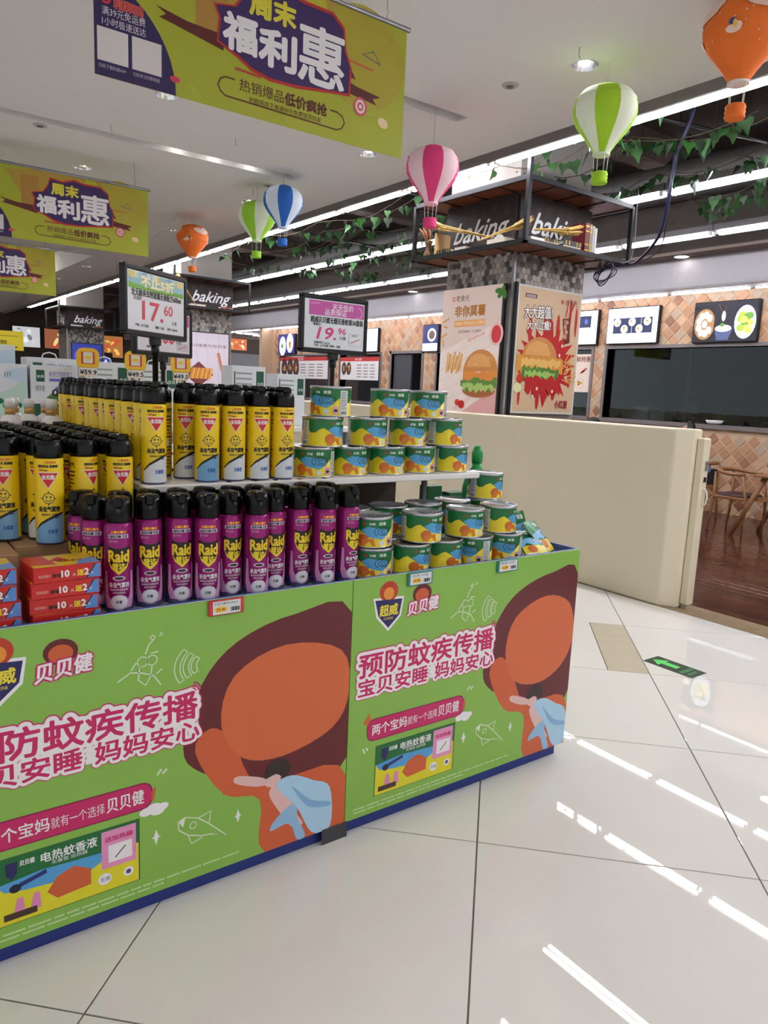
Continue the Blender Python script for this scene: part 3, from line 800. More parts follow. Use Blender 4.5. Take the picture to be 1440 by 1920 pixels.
def column(xc, yc, wx, wy, k):
    c = MB().box(xc, xc + wx, yc, yc + wy, 0, 4.5).build('wall_column_%d' % k, m_colg)
    tag(c, ['square tiled column beside the parapet', 'second tiled column down the aisle', 'third tiled column far down the aisle'][k], None, None, 'structure')
    MB().box(xc - 0.012, xc + 0.012, yc - 0.012, yc + 0.012, 0, 2.97).build('corner_strip', m_steel, c)
    stuff = MB()
    for face in (0, 1):
        for (u, z) in hexgrid(0.0, wx if face == 0 else wy, 2.55 if k == 0 else 2.5, 2.97):
            pick = R_.choice((0, 0, 1, 1, 2, 3, 3, 4))
            if k == 0 and HEXN[0] < 300:
                HEXN[0] += 1
                o = obj('hex_tile', HEXM[pick], c)
                if face == 0: o.location = (xc + u, yc, z)
                else:
                    o.location = (xc, yc + u, z); o.rotation_euler = (0, 0, -PI / 2)
            else:
                P = [(HR * .93 * math.cos(PI / 6 + PI / 3 * i), HR * .93 * math.sin(PI / 6 + PI / 3 * i)) for i in range(6)]
                f = (lambda a, b: (xc + u + a, yc - b, 0)) if face == 0 else (lambda a, b: (xc - b, yc + u - a, 0))
                vs = []
                for s_, d in ((1, 0), (.95, .004)):
                    for (a, b) in P:
                        q = f(a * s_, d); vs.append((q[0], q[1], z + b * s_))
                stuff.add(vs, [tuple(range(6, 12))] + [(i, (i + 1) % 6, 6 + (i + 1) % 6, 6 + i) for i in range(6)], pick)
    if stuff.v: tag(stuff.build('more_hex_tiles', HEXC, c), kind='stuff')
    # hanging shelf
    xs0, xs1, ys0, ys1, z0, z1 = xc - 0.29, xc + wx + 0.20, yc - 0.40, yc + wy + 0.24, 2.93, 3.49
    t = root('hanging_shelf', (xs0, ys0, z0), 'black metal frame shelf with wooden boards hung around the %s tiled column' % ['nearest', 'second', 'third'][k], 'shelf', 'hanging shelves', 0, True)
    for (x, y) in ((xs0, ys0), (xs1, ys0), (xs0, ys1), (xs1, ys1)):
        top = z1 if (x, y) != (xs0, ys0) else 4.5
        MB().box(x - 0.02, x + 0.02, y - 0.02, y + 0.02, z0, top).build('post', m_blackm, t)
    for z in (z0, z1):
        for a, b in (((xs0, ys0), (xs1, ys0)), ((xs0, ys0), (xs0, ys1)), ((xs1, ys0), (xs1, ys1)), ((xs0, ys1), (xs1, ys1))):
            MB().box(min(a[0], b[0]) - 0.018, max(a[0], b[0]) + 0.018, min(a[1], b[1]) - 0.018, max(a[1], b[1]) + 0.018, z - 0.022, z + 0.022).build('rail', m_blackm, t)
        bd = MB()
        bd.box(xs0 + .02, xs1 - .02, ys0 + .02, yc - 0.013, z - 0.012, z + 0.012).box(xs0 + .02, xc - 0.013, yc - 0.013, yc + wy + 0.013, z - .012, z + .012)
        bd.box(xc + wx + .013, xs1 - .02, yc - 0.013, yc + wy + .013, z - .012, z + .012).box(xs0 + .02, xs1 - .02, yc + wy + .013, ys1 - .02, z - .012, z + .012)
        bd.build('board', m_shelfwood, t)
        for q in range(3):
            xx = xs0 + (xs1 - xs0) * (q + 1) / 4
            MB().box(xx - .008, xx + .008, ys0 + .02, yc - 0.014, z - 0.02, z - 0.0125).build('brace', m_blackm, t)
            yy = ys0 + (ys1 - ys0) * (q + 1) / 4
            MB().box(xs0 + .02, xc - 0.014, yy - .008, yy + .008, z - 0.02, z - 0.0125).build('brace', m_blackm, t)
    # signs
    for face in (0, 1):
        st = root('lettered_panel', (xc, yc, 2.96), 'dark chocolate panel lettered baking, on the %s face of the %s column' % (['right hand', 'left hand'][face], ['nearest', 'second', 'third'][k]), 'sign', 'dark lettered panels', 0, True)
        if face == 0: MB().box(xc - 0.01, xc + wx + .01, yc - 0.034, yc - 0.014, 2.965, 3.465).build('panel', m_choc, st)
        else: MB().box(xc - 0.036, xc - 0.016, yc - 0.01, yc + wy + .01, 2.965, 3.465).build('panel', m_choc, st)
        p = PR(0.0008)
        W = wx if face == 0 else wy
        if k == 0 and face == 0:
            p.text('baki', .17, .15, .30, K(225, 225, 228), 2, .015, shear=.45, w=.52)
        else:
            p.text('baking', .12 if face else .2, .12, .30, K(225, 225, 228), 2, .015, shear=.45, w=.82)
        lp = p; p = PR(0.0008)
        dc = K(92, 62, 62)
        for q in range(6):
            cx = .1 + q * .16; cy = .38 + .02 * (-1) ** q
            p.arc(cx, cy, .035, 0.3 * q, 0.3 * q + 4.5, .006, dc, 1, 8); p.stroke([(cx - .03, cy - .02), (cx, cy + .04), (cx + .03, cy - .02)], .005, dc, 1)
        _fn = on_y(xc, yc - 0.0345, 2.965) if face == 0 else on_x(xc - 0.0365, yc + wy, 2.965)
        tag(p.build('chalk_doodles', st, _fn), kind='stuff'); p = lp
        p.build('lettering', st, on_y(xc, yc - 0.0345, 2.965) if face == 0 else on_x(xc - 0.0365, yc + wy, 2.965))
    return (xs0, xs1, ys0, ys1, z0 + 0.012)
C1 = column(5.5, 5.43, 1.06, 1.02, 0)
C2 = column(5.5, 14.4, 1.06, 1.02, 1)
C3 = column(5.5, 23.5, 1.06, 1.02, 2)

# books, wheat and baskets on the nearest shelf
m_page = mat('book_pages', K(225, 220, 205), 0.8)
m_gold = mat('gold_leaf', K(210, 170, 70), 0.35, 0.7)
def book(loc, w, h, th, col, lab, lie=False, rz=0.0, gold=True):
    """standing book: thickness along x, spine facing -y, height along z"""
    t = root('book', loc, lab, 'book', 'books on the hanging shelf')
    m = mat('bookcover_%02x%02x%02x' % col, K(*col), 0.45)
    M = Matrix.Rotation(rz, 4, 'Z') @ (Matrix.Translation((-h / 2, 0, 0)) @ Matrix.Rotation(PI / 2, 4, 'Y') @ Matrix.Translation((-th, 0, 0)) if lie else Matrix.Identity(4))
    MB().box(0, th, 0, 0.006, 0, h, 0, M).box(0, 0.005, 0.006, w, 0, h, 0, M).box(th - 0.005, th, 0.006, w, 0, h, 0, M).build('cover', m, t)
    MB().box(0.0055, th - 0.0055, 0.0065, w - 0.008, 0.006, h - 0.006, 0, M).build('pages', m_page, t)
    if gold:
        for z in (0.12, 0.3, 0.72, 0.88):
            MB().box(0.002, th - 0.002, -0.0015, 0.0, h * z, h * z + 0.01, 0, M).build('spine_band', m_gold, t)
    return t
SZ = C1[4] + 0.001
yb = C1[2] + 0.04
book((6.12, yb + .02, SZ), .17, .30, .060, (104, 22, 28), 'dark red upright book with gold bands, largest on the shelf')
book((6.19, yb + .02, SZ), .17, .295, .032, (150, 130, 100), 'tan upright book right of the dark red one')
book((6.232, yb + .02, SZ), .16, .285, .03, (176, 176, 180), 'pale grey upright book with gold bands', gold=True)
book((6.27, yb + .02, SZ), .16, .27, .03, (205, 205, 205), 'white upright book at the right end of the row', gold=False)
book((5.95, yb + .03, SZ), .17, .26, .05, (190, 190, 186), 'white book lying under a black one on the shelf', True)
book((5.95, yb + .025, SZ + 0.051), .17, .27, .045, (26, 26, 30), 'black book with gold bands lying on a white one', True)
book((5.62, yb + .03, SZ), .16, .26, .042, (205, 200, 190), 'pale book lying beneath the wheat near the shelf corner', True)
book((5.64, yb + .035, SZ + 0.043), .15, .22, .035, (40, 40, 46), 'black book on top of the pale book near the shelf corner', True)
t = root('wooden_bookend', (5.2, 6.25, SZ), 'pale wooden bracket holding small books at the left of the shelf', 'bookend', None, 0, True)
MB().box(5.235, 5.44, 6.36, 6.38, SZ, SZ + .24).box(5.235, 5.44, 6.10, 6.36, SZ, SZ + .014).build('bracket', mat('pale_wood', K(200, 160, 112), 0.5, noise=.1), t)
book((5.245, 6.235, SZ + 0.015), .17, .22, .042, (34, 40, 36), 'dark book with gold bands lying in the wooden bracket', True, -PI / 2)
book((5.245, 5.98, SZ), .16, .16, .05, (196, 192, 184), 'white book lying right of the wooden bracket', True, -PI / 2, False)
book((5.245, 5.46, SZ), .17, .24, .065, (222, 214, 196), 'cream book lying near the front corner post', True, -PI / 2, False)
book((5.42, yb, SZ), .14, .18, .05, (224, 218, 204), 'cream book just right of the front corner post', True, 0, False)
m_wheat = mat('wheat_straw', K(205, 170, 96), 0.7, noise=0.2, nscale=40)
def wheat(pts, lab, n=11):
    t = root('wheat_bunch', pts[0], lab, 'wheat', 'wheat bunches', 0, True)
    a, b = Vector(pts[0]), Vector(pts[1]); d = b - a; side = d.cross(Vector((0, 0, 1))).normalized()
    for i in range(n):
        o = side * R_.uniform(-.05, .05) + Vector((0, 0, R_.uniform(0, .05)))
        q = b + o * 1.4
        MB().tube([a + o * .3, a + d * .5 + o * .6 + Vector((0, 0, .01)), q], .0035, 5).build('stalk', m_wheat, t)
        ear = MB(); u = (q - (a + d * .5)).normalized()
        for k in range(7):
            c = q + u * (0.02 * k - .02)
            for s in (-1, 1):
                M = Matrix.Translation(c + side * s * .010) @ u.to_track_quat('Z', 'Y').to_matrix().to_4x4() @ Matrix.Rotation(.35 * s, 4, 'X')
                ear.lathe([(0.002, -.014), (.013, 0), (.004, .026)], 6, M=M)
        ear.tube([q - u * .02, q + u * .15], .0025, 4)
        ear.build('ear', m_wheat, t)
    return t
wheat(((5.27, 5.55, SZ + .08), (5.26, 6.33, SZ + .26)), 'golden wheat bunch leaning over the wooden bracket, ears to the left')
wheat(((5.25, 5.7, SZ + .07), (5.25, 5.2, SZ + .12)), 'golden wheat bunch lying toward the front corner post')
wheat(((5.35, yb - .02, SZ + .1), (5.78, yb - .03, SZ + .115)), 'golden wheat bunch lying over the books right of the corner post')
t = root('straw_basket', (5.31, 6.57, SZ), 'small straw sheaf standing at the left end of the shelf', 'straw', None)
MB().lathe([(.06, 0), (.05, .06), (.025, .11), (.035, .15), (.05, .19)], 12).build('tied_bundle', mat('dry_straw', K(120, 92, 66), .8, noise=.3, nscale=40), t)
for i in range(5):
    a = i * 1.26
    MB().tube([(0, 0, .12), (.05 * math.cos(a), .03 + .04 * math.sin(a), .28), (.06 * math.cos(a), .08 + .05 * math.sin(a), .33)], [.003, .010, .004], 6).build('dried_ear', mat('dry_ear', K(170, 92, 40), .7), t)
# a few props on the second and third column shelves
for CC, w in ((C2, 'second'), (C3, 'third')):
    z = CC[4] + .001
    book((CC[0] + .5, CC[2] + .05, z), .16, .3, .05, (200, 196, 190), 'pale book lying on the shelf of the %s column' % w, True)
    book((CC[0] + 1.1, CC[2] + .05, z), .16, .26, .05, (120, 40, 34), 'reddish book lying on the shelf of the %s column' % w, True)
wheat(((C2[0] + .45, C2[2] + .05, C2[4] + .02), (C2[0] + .1, C2[2] - .02, C2[4] + .42)), 'orange wheat stalks leaning up on the second column shelf', 5)

# posters on the nearest column
def food_burger(p, cx, cy, w, L):
    BUN = K(206, 136, 74); BUN2 = K(226, 164, 98)
    p.ell(cx, cy + w * .04, w * .5, w * .44, BUN, L, 24, 0, 0, PI); p.ell(cx - w * .05, cy + w * .1, w * .36, w * .30, BUN2, L + .5, 24, 0, 0.1, PI - .1)
    for k in range(16):
        p.ell(cx + w * R_.uniform(-.36, .36), cy + w * R_.uniform(.18, .38), w * .012, w * .008, K(240, 214, 160), L + 1, 6)
    return p
def wavy(p, x0, x1, y, amp, h, col, L, n=14, seed=0):
    r = random.Random(seed)
    top = [(x0 + (x1 - x0) * i / n, y + h / 2 + amp * r.uniform(-.4, .6)) for i in range(n + 1)]
    bot = [(x1 - (x1 - x0) * i / n, y - h / 2 + amp * r.uniform(-1, .6)) for i in range(n + 1)]
    p.poly(top + bot, col, L)
t = root('potato_burger_poster', (5.46, 5.49, 1.29), 'pinkish poster of potato burger and fries on left face of column', 'poster', None, 0, True)
MB().box(5.455, 5.485, 5.49, 6.44, 1.25, 2.615).build('light_box', m_blackm, t)
p = PR(0.0007); W, H = .95, 1.365
o = .08   # local z offset: measured from 1.33
p.rect(0, 0, .86 + .06, H, K(226, 204, 196), 1)
p.rect(.92, 0, .95, H, K(40, 36, 36), 1.2)
p.poly([(0, .70), (.92, 1.0), (.92, 0), (0, 0)], K(238, 222, 216), 1.5)
for k in range(5): p.poly([(0, .62 - .12 * k), (.92, .92 - .12 * k), (.92, .915 - .12 * k), (0, .615 - .12 * k)], K(224, 200, 194), 1.7)
p.poly([(.3, 0), (.92, .34), (.92, .0)], K(226, 170, 170), 1.8); p.poly([(.25, .10), (.9, .44), (.92, .42), (.30, .06)], K(240, 206, 204), 1.9)
p.ell(.18, 1.26, .022, .026, K(206, 80, 70), 3); p.ell(.18, 1.26, .013, .016, K(236, 214, 206), 3.3); p.text('老食光', .22, 1.235, .07, K(96, 70, 66), 3)
p.text('非你莫薯', .21, 1.08, .12, K(176, 110, 46), 3, .03, w=.47)
p.rect(.21, .965, .69, 1.03, K(236, 170, 96), 3); p.text('ONLY POTATO CHIPS', .225, .98, .05, K(250, 236, 220), 4, w=.45)
p.text('享受美味一口满足', .28, .90, .032, K(120, 90, 84), 3, w=.36)
for k in range(9):
    x = .12 + .028 * k; p.stroke([(x, .47 + .02 * (k % 3)), (x + .02 + .01 * (k % 4), .70 - .02 * (k % 3))], .022, (K(226, 170, 90), K(206, 140, 62))[k % 2], 4 + .1 * k)
for k, (a, b, c, d) in enumerate(((.02, 1.02, .12, 1.06), (.04, .98, .10, .96), (0, .86, .1, .9), (.03, .84, .05, .76))): p.stroke([(a, b), (c, d)], .018, K(214, 150, 80), 4)
p.ell(.865, .87, .10, .12, K(236, 190, 186), 3); p.ell(.865, .87, .07, .09, K(206, 60, 70), 4)
for k in range(4): p.ell(.86 + .03 * k, 1.30 - .04 * (k % 2), .05, .028, K(66, 120, 50), 4 + .1 * k, 10, .6 * k)
food_burger(p, .66, .47, .52, 6); wavy(p, .40, .92, .44, .03, .10, K(226, 140, 62), 7.5, 12, 3)
wavy(p, .37, .92, .36, .05, .10, K(96, 140, 60), 8, 16, 4); wavy(p, .40, .88, .33, .04, .05, K(170, 200, 110), 8.5, 16, 5)
p.ell(.65, .30, .25, .08, K(170, 100, 56), 7, 20, 0, PI, 2 * PI)
p.ell(.40, .14, .05, .045, K(196, 40, 36), 6); p.ell(.33, .16, .04, .035, K(206, 56, 44), 6); p.text('我为爱吃心动', .45, .80, .04, K(206, 90, 80), 4, rot=.3, w=.26)
p.build('printed_face', t, on_x(5.4545, 6.44, 1.25), INKS)
t = root('chicken_burger_poster', (5.55, 5.40, 1.33), 'beige poster of chicken burger on red splash on right face of column', 'poster', None, 0, True)
MB().box(5.54, 6.51, 5.385, 5.415, 1.33, 2.615).build('frame', mat('poster_frame_white', K(215, 212, 208), .4), t)
MB().box(5.512, 5.54, 5.39, 5.425, 1.2, 2.63).build('side_bar', m_blackm, t)
p = PR(0.0007)
p.rect(.02, .02, .95, 1.265, K(214, 184, 150), 1)
RED = K(190, 30, 34)
sp = []
rr = random.Random(5)
for k in range(44):
    a = 2 * PI * k / 44; r = .36 if k % 2 else rr.uniform(.40, .56)
    if k % 11 == 0: r = .62
    sp.append((max(.03, min(.94, .47 + r * .92 * math.cos(a))), max(.06, .52 + r * .80 * math.sin(a))))
p.poly(sp, RED, 2)
for x, y, w, h in ((.2, .86, .03, .14), (.42, .9, .025, .16), (.62, .9, .03, .14), (.80, 1.06, .02, .16), (.90, .98, .02, .16), (.38, .18, .03, .14), (.62, .26, .04, .12), (.86, .4, .03, .12), (.1, .2, .02, .12)):
    p.ell(x, y, w, h, RED, 2.2, 12)
p.rect(.10, 1.165, .27, 1.205, K(96, 40, 44), 3); p.text('超值推荐', .115, 1.172, .03, WHITE, 4, w=.14)
p.ell(.66, 1.17, .02, .024, K(200, 70, 64), 3); p.text('老食光', .70, 1.145, .07, K(110, 76, 70), 3)
for s, x, y, h, w in (('大大超值!', .10, .97, .135, .42), ('大大过瘾!', .155, .855, .10, .35)):
    p.text(s, x, y, h, K(70, 30, 36), 5, .08, w=w, rot=.06); p.text(s, x, y, h, K(244, 240, 236), 6, .02, w=w, rot=.06)
p.poly([(.68, 1.0), (.80, 1.02), (.82, .76), (.74, .74)], K(110, 40, 30), 5); p.poly([(.70, .99), (.75, 1.0), (.77, .80), (.74, .78)], K(190, 120, 90), 5.5); p.stroke([(.78, 1.02), (.86, 1.2)], .02, RED, 5); p.stroke([(.73, 1.02), (.76, 1.2)], .016, RED, 5)
for k in range(4): p.ell(.73 + .03 * (k % 2), .82 + .05 * k, .022, .02, K(200, 160, 140), 6 + .1 * k, 8)
food_burger(p, .37, .53, .54, 7); wavy(p, .03, .74, .50, .05, .16, K(214, 150, 62), 8.5, 16, 6); wavy(p, .10, .70, .53, .04, .07, K(232, 186, 104), 9, 16, 7)
wavy(p, .12, .68, .42, .05, .11, K(86, 136, 54), 9.5, 18, 8); wavy(p, .16, .62, .41, .04, .05, K(160, 196, 100), 10, 18, 9)
p.ell(.44, .36, .26, .10, K(232, 190, 160), 8, 20, 0, PI, 2 * PI); wavy(p, .18, .72, .30, .06, .14, RED, 10.5, 16, 10)
for k in range(12): 
    a = rr.uniform(-.6, 1.2); x = .72 + .16 * rr.random(); y = .36 + .2 * rr.random(); p.stroke([(x, y), (x + .14 * math.cos(a), y + .14 * math.sin(a))], .012, K(222, 170, 90), 6 + .05 * k)
for x, y in ((.70, .72), (.67, .62), (.36, .26), (.30, .18), (.60, .24)): p.ell(x, y, .016, .02, K(236, 220, 214), 11, 10)
p.ell(.07, .26, .06, .05, K(226, 226, 170), 8); p.ell(.10, .36, .05, .05, K(206, 56, 40), 8)
p.text('小红厨', .66, .07, .09, K(150, 40, 50), 3, .05, w=.2)
p.build('printed_face', t, on_y(5.54, 5.3845, 1.33))
# posters on the farther columns
def far_poster(yc, x0, x1, art, lab, xface=None):
    t = root('column_poster', (x0, yc - .03, 1.3), lab, 'poster', 'posters on the farther columns', 0, True)
    p = PR(0.001)
    if xface is None:
        MB().box(x0, x1, yc - .05, yc - .02, 1.2, 2.5).build('light_box', m_blackm, t)
        art(p, x1 - x0 - .04, 1.26); p.build('printed_face', t, on_y(x0 + .02, yc - .0505, 1.22), INKS if art is art_fries else INKL)
def art_fries(p, W, H):
    p.rect(0, 0, W, H, K(214, 202, 214), 1)
    for k in range(4): p.rect(W * .25 * k, 0, W * .25 * k + .006, H, K(180, 168, 184), 2)
    p.text('尽兴佳肴与你共享', W * .05, H * .78, .07, K(90, 60, 70), 3, w=W * .9)
    p.ell(W * .3, H * .35, W * .34, H * .2, K(120, 60, 60), 3, 4); 
    for k in range(10): p.stroke([(W * (.1 + .05 * k), H * .28), (W * (.16 + .05 * k), H * .45)], .04, (K(206, 130, 50), K(226, 170, 80))[k % 2], 4 + .1 * k)
    p.stroke([(W * .75, H * .7), (W * .85, H * .4)], .06, K(190, 120, 90), 4)
def art_ice(p, W, H):
    p.rect(0, 0, W, H, K(40, 50, 130), 1)
    for k in range(22): p.ell(W * R_.random(), H * R_.uniform(.1, .9), .12 * R_.random() + .04, .1, (K(90, 70, 170), K(170, 150, 220), K(60, 130, 190), K(190, 40, 70))[k % 4], 2 + .1 * k, 8, k)
far_poster(14.4, 5.55, 6.5, art_fries, 'pale poster of fries on the second column')
far_poster(23.5, 5.6, 6.5, art_ice, 'glowing blue poster on the third column')

# ------------------------------------------------------------------ promotional display stand
GREEN = K(140, 190, 80); ORG = K(214, 98, 54); MANE = K(104, 28, 36); MAG = K(206, 32, 104); LILY = K(246, 240, 244)
m_blue = mat('stand_blue', K(32, 52, 130), 0.45)
m_shelf = mat('shelf_white', K(238, 236, 232), 0.35)
m_card = mat('cardboard', K(176, 138, 100), 0.8, noise=0.12, nscale=12)
DX0, DX1, DY0, DY1 = -0.94, 2.405, 1.895, 3.75
TR = 0.865
st = root('promotion_stand', ((DX0 + DX1) / 2, DY0, 0), 'long green printed promotion stand with blue plinth and white riser shelf', 'display stand', None, 0, True)
MB().box(DX0 + .03, DX1 - .03, DY0 + .015, DY1 - .03, 0, 0.06).build('plinth', m_blue, st)
MB().box(DX0, DX1 - .003, DY0 + .012, DY1, 0.06, TR).build('carcass', mat('stand_body', K(120, 150, 80), .6), st)
rim = MB().box(DX0, DX1, DY0, DY0 + .012, TR - .02, 0.897).box(DX1 - .012, DX1, DY0 + .012, DY1, TR, 0.897).box(DX0, DX0 + .012, DY0 + .012, DY1, TR, .897)
rim.build('tray_rim', mat('rim_blue', K(70, 96, 176), .35), st)
MB().box(DX0 + .012, DX1 - .012, DY0 + .0125, DY1 - .01, TR, TR + .002).build('tray_floor', mat('tray_grey', K(170, 176, 196), .4), st)
# riser shelf on legs and a dark back panel under it
SHZ = 1.188
MB().bbox(0.715, 2.08, 2.165, 3.62, SHZ - .022, SHZ, .003).build('riser_shelf', m_shelf, st)
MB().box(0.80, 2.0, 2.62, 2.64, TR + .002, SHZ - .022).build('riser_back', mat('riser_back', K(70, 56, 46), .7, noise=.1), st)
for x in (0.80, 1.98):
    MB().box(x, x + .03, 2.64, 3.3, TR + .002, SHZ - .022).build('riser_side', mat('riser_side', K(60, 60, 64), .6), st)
for x, y in ((1.9, 2.3),):
    MB().tube([(x, y, TR + .002), (x, y, SHZ - .022)], .012, 8).build('riser_leg', m_greym, st)
# transparent packing tape across the joints
m_tape = mat('clear_tape', K(205, 205, 205), .15, trans=.0)
def sparkle(p, x, y, r, L=3):
    p.poly([(x, y + r), (x + r * .28, y + r * .1), (x + r * .6, y), (x + r * .28, y - r * .1), (x, y - r), (x - r * .28, y - r * .1), (x - r * .6, y), (x - r * .28, y + r * .1)], WHITE, L)
def board_art(p, W, H):
    p.rect(0, 0, W, H, GREEN, 1)
    # stand-in for the picture at the right: plain overlapping colour shapes
    X = lambda u: u + .03
    def smooth(P, n=4, closed=True):
        out = []
        m = len(P)
        for i in range(m):
            p0, p1, p2, p3 = (Vector((*P[(i + k - 1) % m], 0)) for k in range(4))
            for t in range(n):
                s = t / n
                q = 0.5 * ((2 * p1) + (-p0 + p2) * s + (2 * p0 - 5 * p1 + 4 * p2 - p3) * s * s + (-p0 + 3 * p1 - 3 * p2 + p3) * s ** 3)
                out.append((min(W, max(0, q.x)), min(H, max(0, q.y))))
        return out
    p.poly(smooth([(X(.575), .42), (X(.63), .60), (X(.74), .71), (X(.93), .765), (W, .74), (W, .24), (X(.94), .20), (X(.80), .24), (X(.63), .33)]), MANE, 2)
    p.poly(smooth([(X(.61), .40), (X(.66), .46), (X(.73), .40), (X(.82), .24), ((W - .03), .22), (W, .0), (X(.84), .0), (X(.82), .185), (X(.70), .24)]), ORG, 3)
    p.poly(smooth([(X(.69), .46), (X(.73), .605), (X(.90), .672), ((W - .035), .62), (W, .47), ((W - .06), .36), (X(.90), .31), (X(.76), .34)]), K(220, 108, 62), 3.4)
    # sleeping child with a blue wrap
    p.poly(smooth([(X(.735), .265), (X(.745), .285), (X(.83), .255), (X(.845), .23), (X(.80), .235)]), K(232, 190, 186), 5)
    p.poly(smooth([(X(.85), .20), (X(.90), .22), (X(.95), .10), (X(.975), .055), (X(.94), .05), (X(.89), .12)]), K(232, 190, 186), 5.4)
    p.ell(X(.862), .243, .03, .028, K(232, 190, 186), 5.6); p.poly(smooth([(X(.835), .25), (X(.85), .295), (X(.90), .30), (X(.925), .265), (X(.905), .235), (X(.875), .255)]), K(52, 36, 34), 6)
    p.poly(smooth([(X(.875), .215), (X(.93), .235), (X(1.01), .195), (X(1.075), .15), (X(1.08), .01), (X(1.01), .01), (X(.95), .12)]), K(176, 214, 240), 7)
    p.poly(smooth([(X(.93), .20), (X(1.0), .13), (X(1.075), .10), (X(1.07), .085), (X(.99), .11)]), K(132, 180, 222), 7.4)
    p.poly(smooth([(X(.86), .065), (X(.865), .09), (X(.91), .125), (X(.95), .13), (X(.955), .08), (X(.985), .01), (X(.955), .004), (X(.925), .07)]), K(150, 192, 228), 6.4)
    # shield emblem
    p.poly([(X(.05), .773), (X(.178), .767), (X(.168), .70), (X(.116), .652), (X(.065), .705)], LILY, 3)
    p.poly([(X(.058), .765), (X(.170), .759), (X(.160), .704), (X(.116), .664), (X(.073), .709)], K(34, 34, 96), 4)
    p.text('超威', X(.078), .71, .042, K(240, 220, 60), 5, .03, w=.075); p.text('SUPERB', X(.095), .693, .012, K(240, 220, 60), 5)
    p.ell(X(.113), .79, .038, .036, K(196, 62, 34), 3.5); p.ell(X(.113), .783, .022, .022, K(236, 150, 60), 3.8)
    p.ell(X(.257), .765, .042, .034, MANE, 3); p.ell(X(.257), .76, .030, .024, ORG, 3.5)
    p.text('贝贝健', X(.195), .695, .052, MAG, 4, .12, w=.142, shear=.2, rot=.10); p.text('贝贝健', X(.195), .695, .052, LILY, 5, .03, w=.142, shear=.2, rot=.10)
    # white doodles: mosquito and waves, rocket, sparkles
    q = lambda pts, w=.0035: p.stroke([(X(a), b) for a, b in pts], w, K(226, 236, 210), 3)
    for cx in (.462, .488): p.arc(X(cx), .70, .014, 0, 2 * PI, .003, K(226, 236, 210), 3, 12)
    q([(.395, .655), (.43, .675), (.462, .668), (.492, .655), (.512, .625)]); q([(.455, .69), (.45, .65), (.47, .632), (.484, .655), (.488, .686)]); q([(.43, .68), (.445, .70)]); q([(.50, .66), (.515, .67)])
    q([(.47, .72), (.48, .745), (.495, .76)]); q([(.485, .72), (.505, .722)]); q([(.49, .77), (.498, .765), (.49, .757), (.482, .764), (.49, .77)]); q([(.51, .775), (.518, .77), (.508, .765)])
    for r, a in ((.10, .08), (.075, .065), (.052, .05)):
        pts = [(.65 - r * math.cos(t), .66 + r * .8 * math.sin(t) + .0) for t in [(-.55 + 1.3 * i / 8) for i in range(9)]]
        pt2 = [(.65 - (r - .016) * math.cos(t), .66 + (r - .016) * .8 * math.sin(t)) for t in [(.75 - 1.3 * i / 8) for i in range(9)]]
        q(pts + pt2 + pts[:1], .003)
    q([(.56, .195), (.58, .205), (.62, .19), (.65, .165), (.71, .105), (.66, .125), (.63, .13), (.59, .145), (.562, .17), (.56, .195)]); q([(.62, .19), (.66, .20), (.655, .165)]); q([(.59, .145), (.60, .115), (.635, .125)]); p.arc(X(.605), .172, .010, 0, 2 * PI, .003, K(226, 236, 210), 3, 10)
    p.poly([(X(.56), .197), (X(.582), .203), (X(.575), .175)], K(236, 240, 226), 3.2)
    sparkle(p, X(.496), .172, .024); sparkle(p, X(.747), .155, .022)
    # headline
    for s, x, y, h, w in (('预防蚊疾传播', .004, .512, .088, .612), ('宝贝安睡', .004, .444, .064, .297), ('妈妈安心', .335, .444, .064, .287)):
        p.text(s, X(x), y, h, MAG, 4.0, .20, w=w, nb=18); p.text(s, X(x), y, h, LILY, 4.8, .16, w=w, nb=18); p.text(s, X(x), y, h, MAG, 6.0, .028, w=w)
    p.rect(X(.0), .445, X(.62), .50, LILY, 4.59); p.rect(X(.02), .50, X(.6), .58, LILY, 4.58)
    for r in (.012, .020, .028): p.arc(X(.600), .585, r, .1, 1.4, .004, MAG, 6, 6)
    # pill
    p.rrect(X(.046), .268, X(.487), .349, .03, K(150, 24, 80), 3); p.rrect(X(.05), .272, X(.483), .345, .028, MAG, 3.6)
    p.text('两个宝妈', X(.068), .292, .042, WHITE, 5, .015, w=.15); p.text('就有一个选择', X(.222), .293, .034, WHITE, 5, w=.135); p.text('贝贝健', X(.362), .292, .046, WHITE, 5, .015, w=.10)
    for _i, (a, b, r) in enumerate(((.468, .258, .016), (.49, .262, .02), (.515, .262, .014), (.50, .254, .018))): p.ell(X(a), b, r * 1.2, r * .8, LILY, 5 + .2 * _i)
    p.poly([(X(.03), .34), (X(.055), .375), (X(.06), .345), (X(.05), .33)], ORG, 4); p.poly([(X(.472), .30), (X(.497), .33), (X(.49), .285)], ORG, 3.3)
    q([(.50, .36), (.512, .375)], .006); q([(.515, .36), (.528, .372)], .006); q([(.032, .25), (.042, .232)], .006); q([(.046, .25), (.054, .238)], .006)
    # product picture
    bx = lambda u, v: (X(.09 + .356 * u), .06 + .184 * v)
    R = lambda a, b, c, d, col, L: p.poly([bx(a, b), bx(c, b), bx(c, d), bx(a, d)], col, L)
    R(-.01, -.01, 1.01, 1.01, K(60, 90, 50), 2.8); R(0, 0, 1, 1, K(232, 220, 40), 3); R(0, .62, 1, 1, K(24, 110, 56), 3.5)
    p.poly([bx(0, .62), bx(.05, .5), bx(.2, .45), bx(.4, .42), bx(.62, .40), bx(.72, .5), bx(.74, .64), bx(.3, .68)], K(84, 164, 222), 3.7)
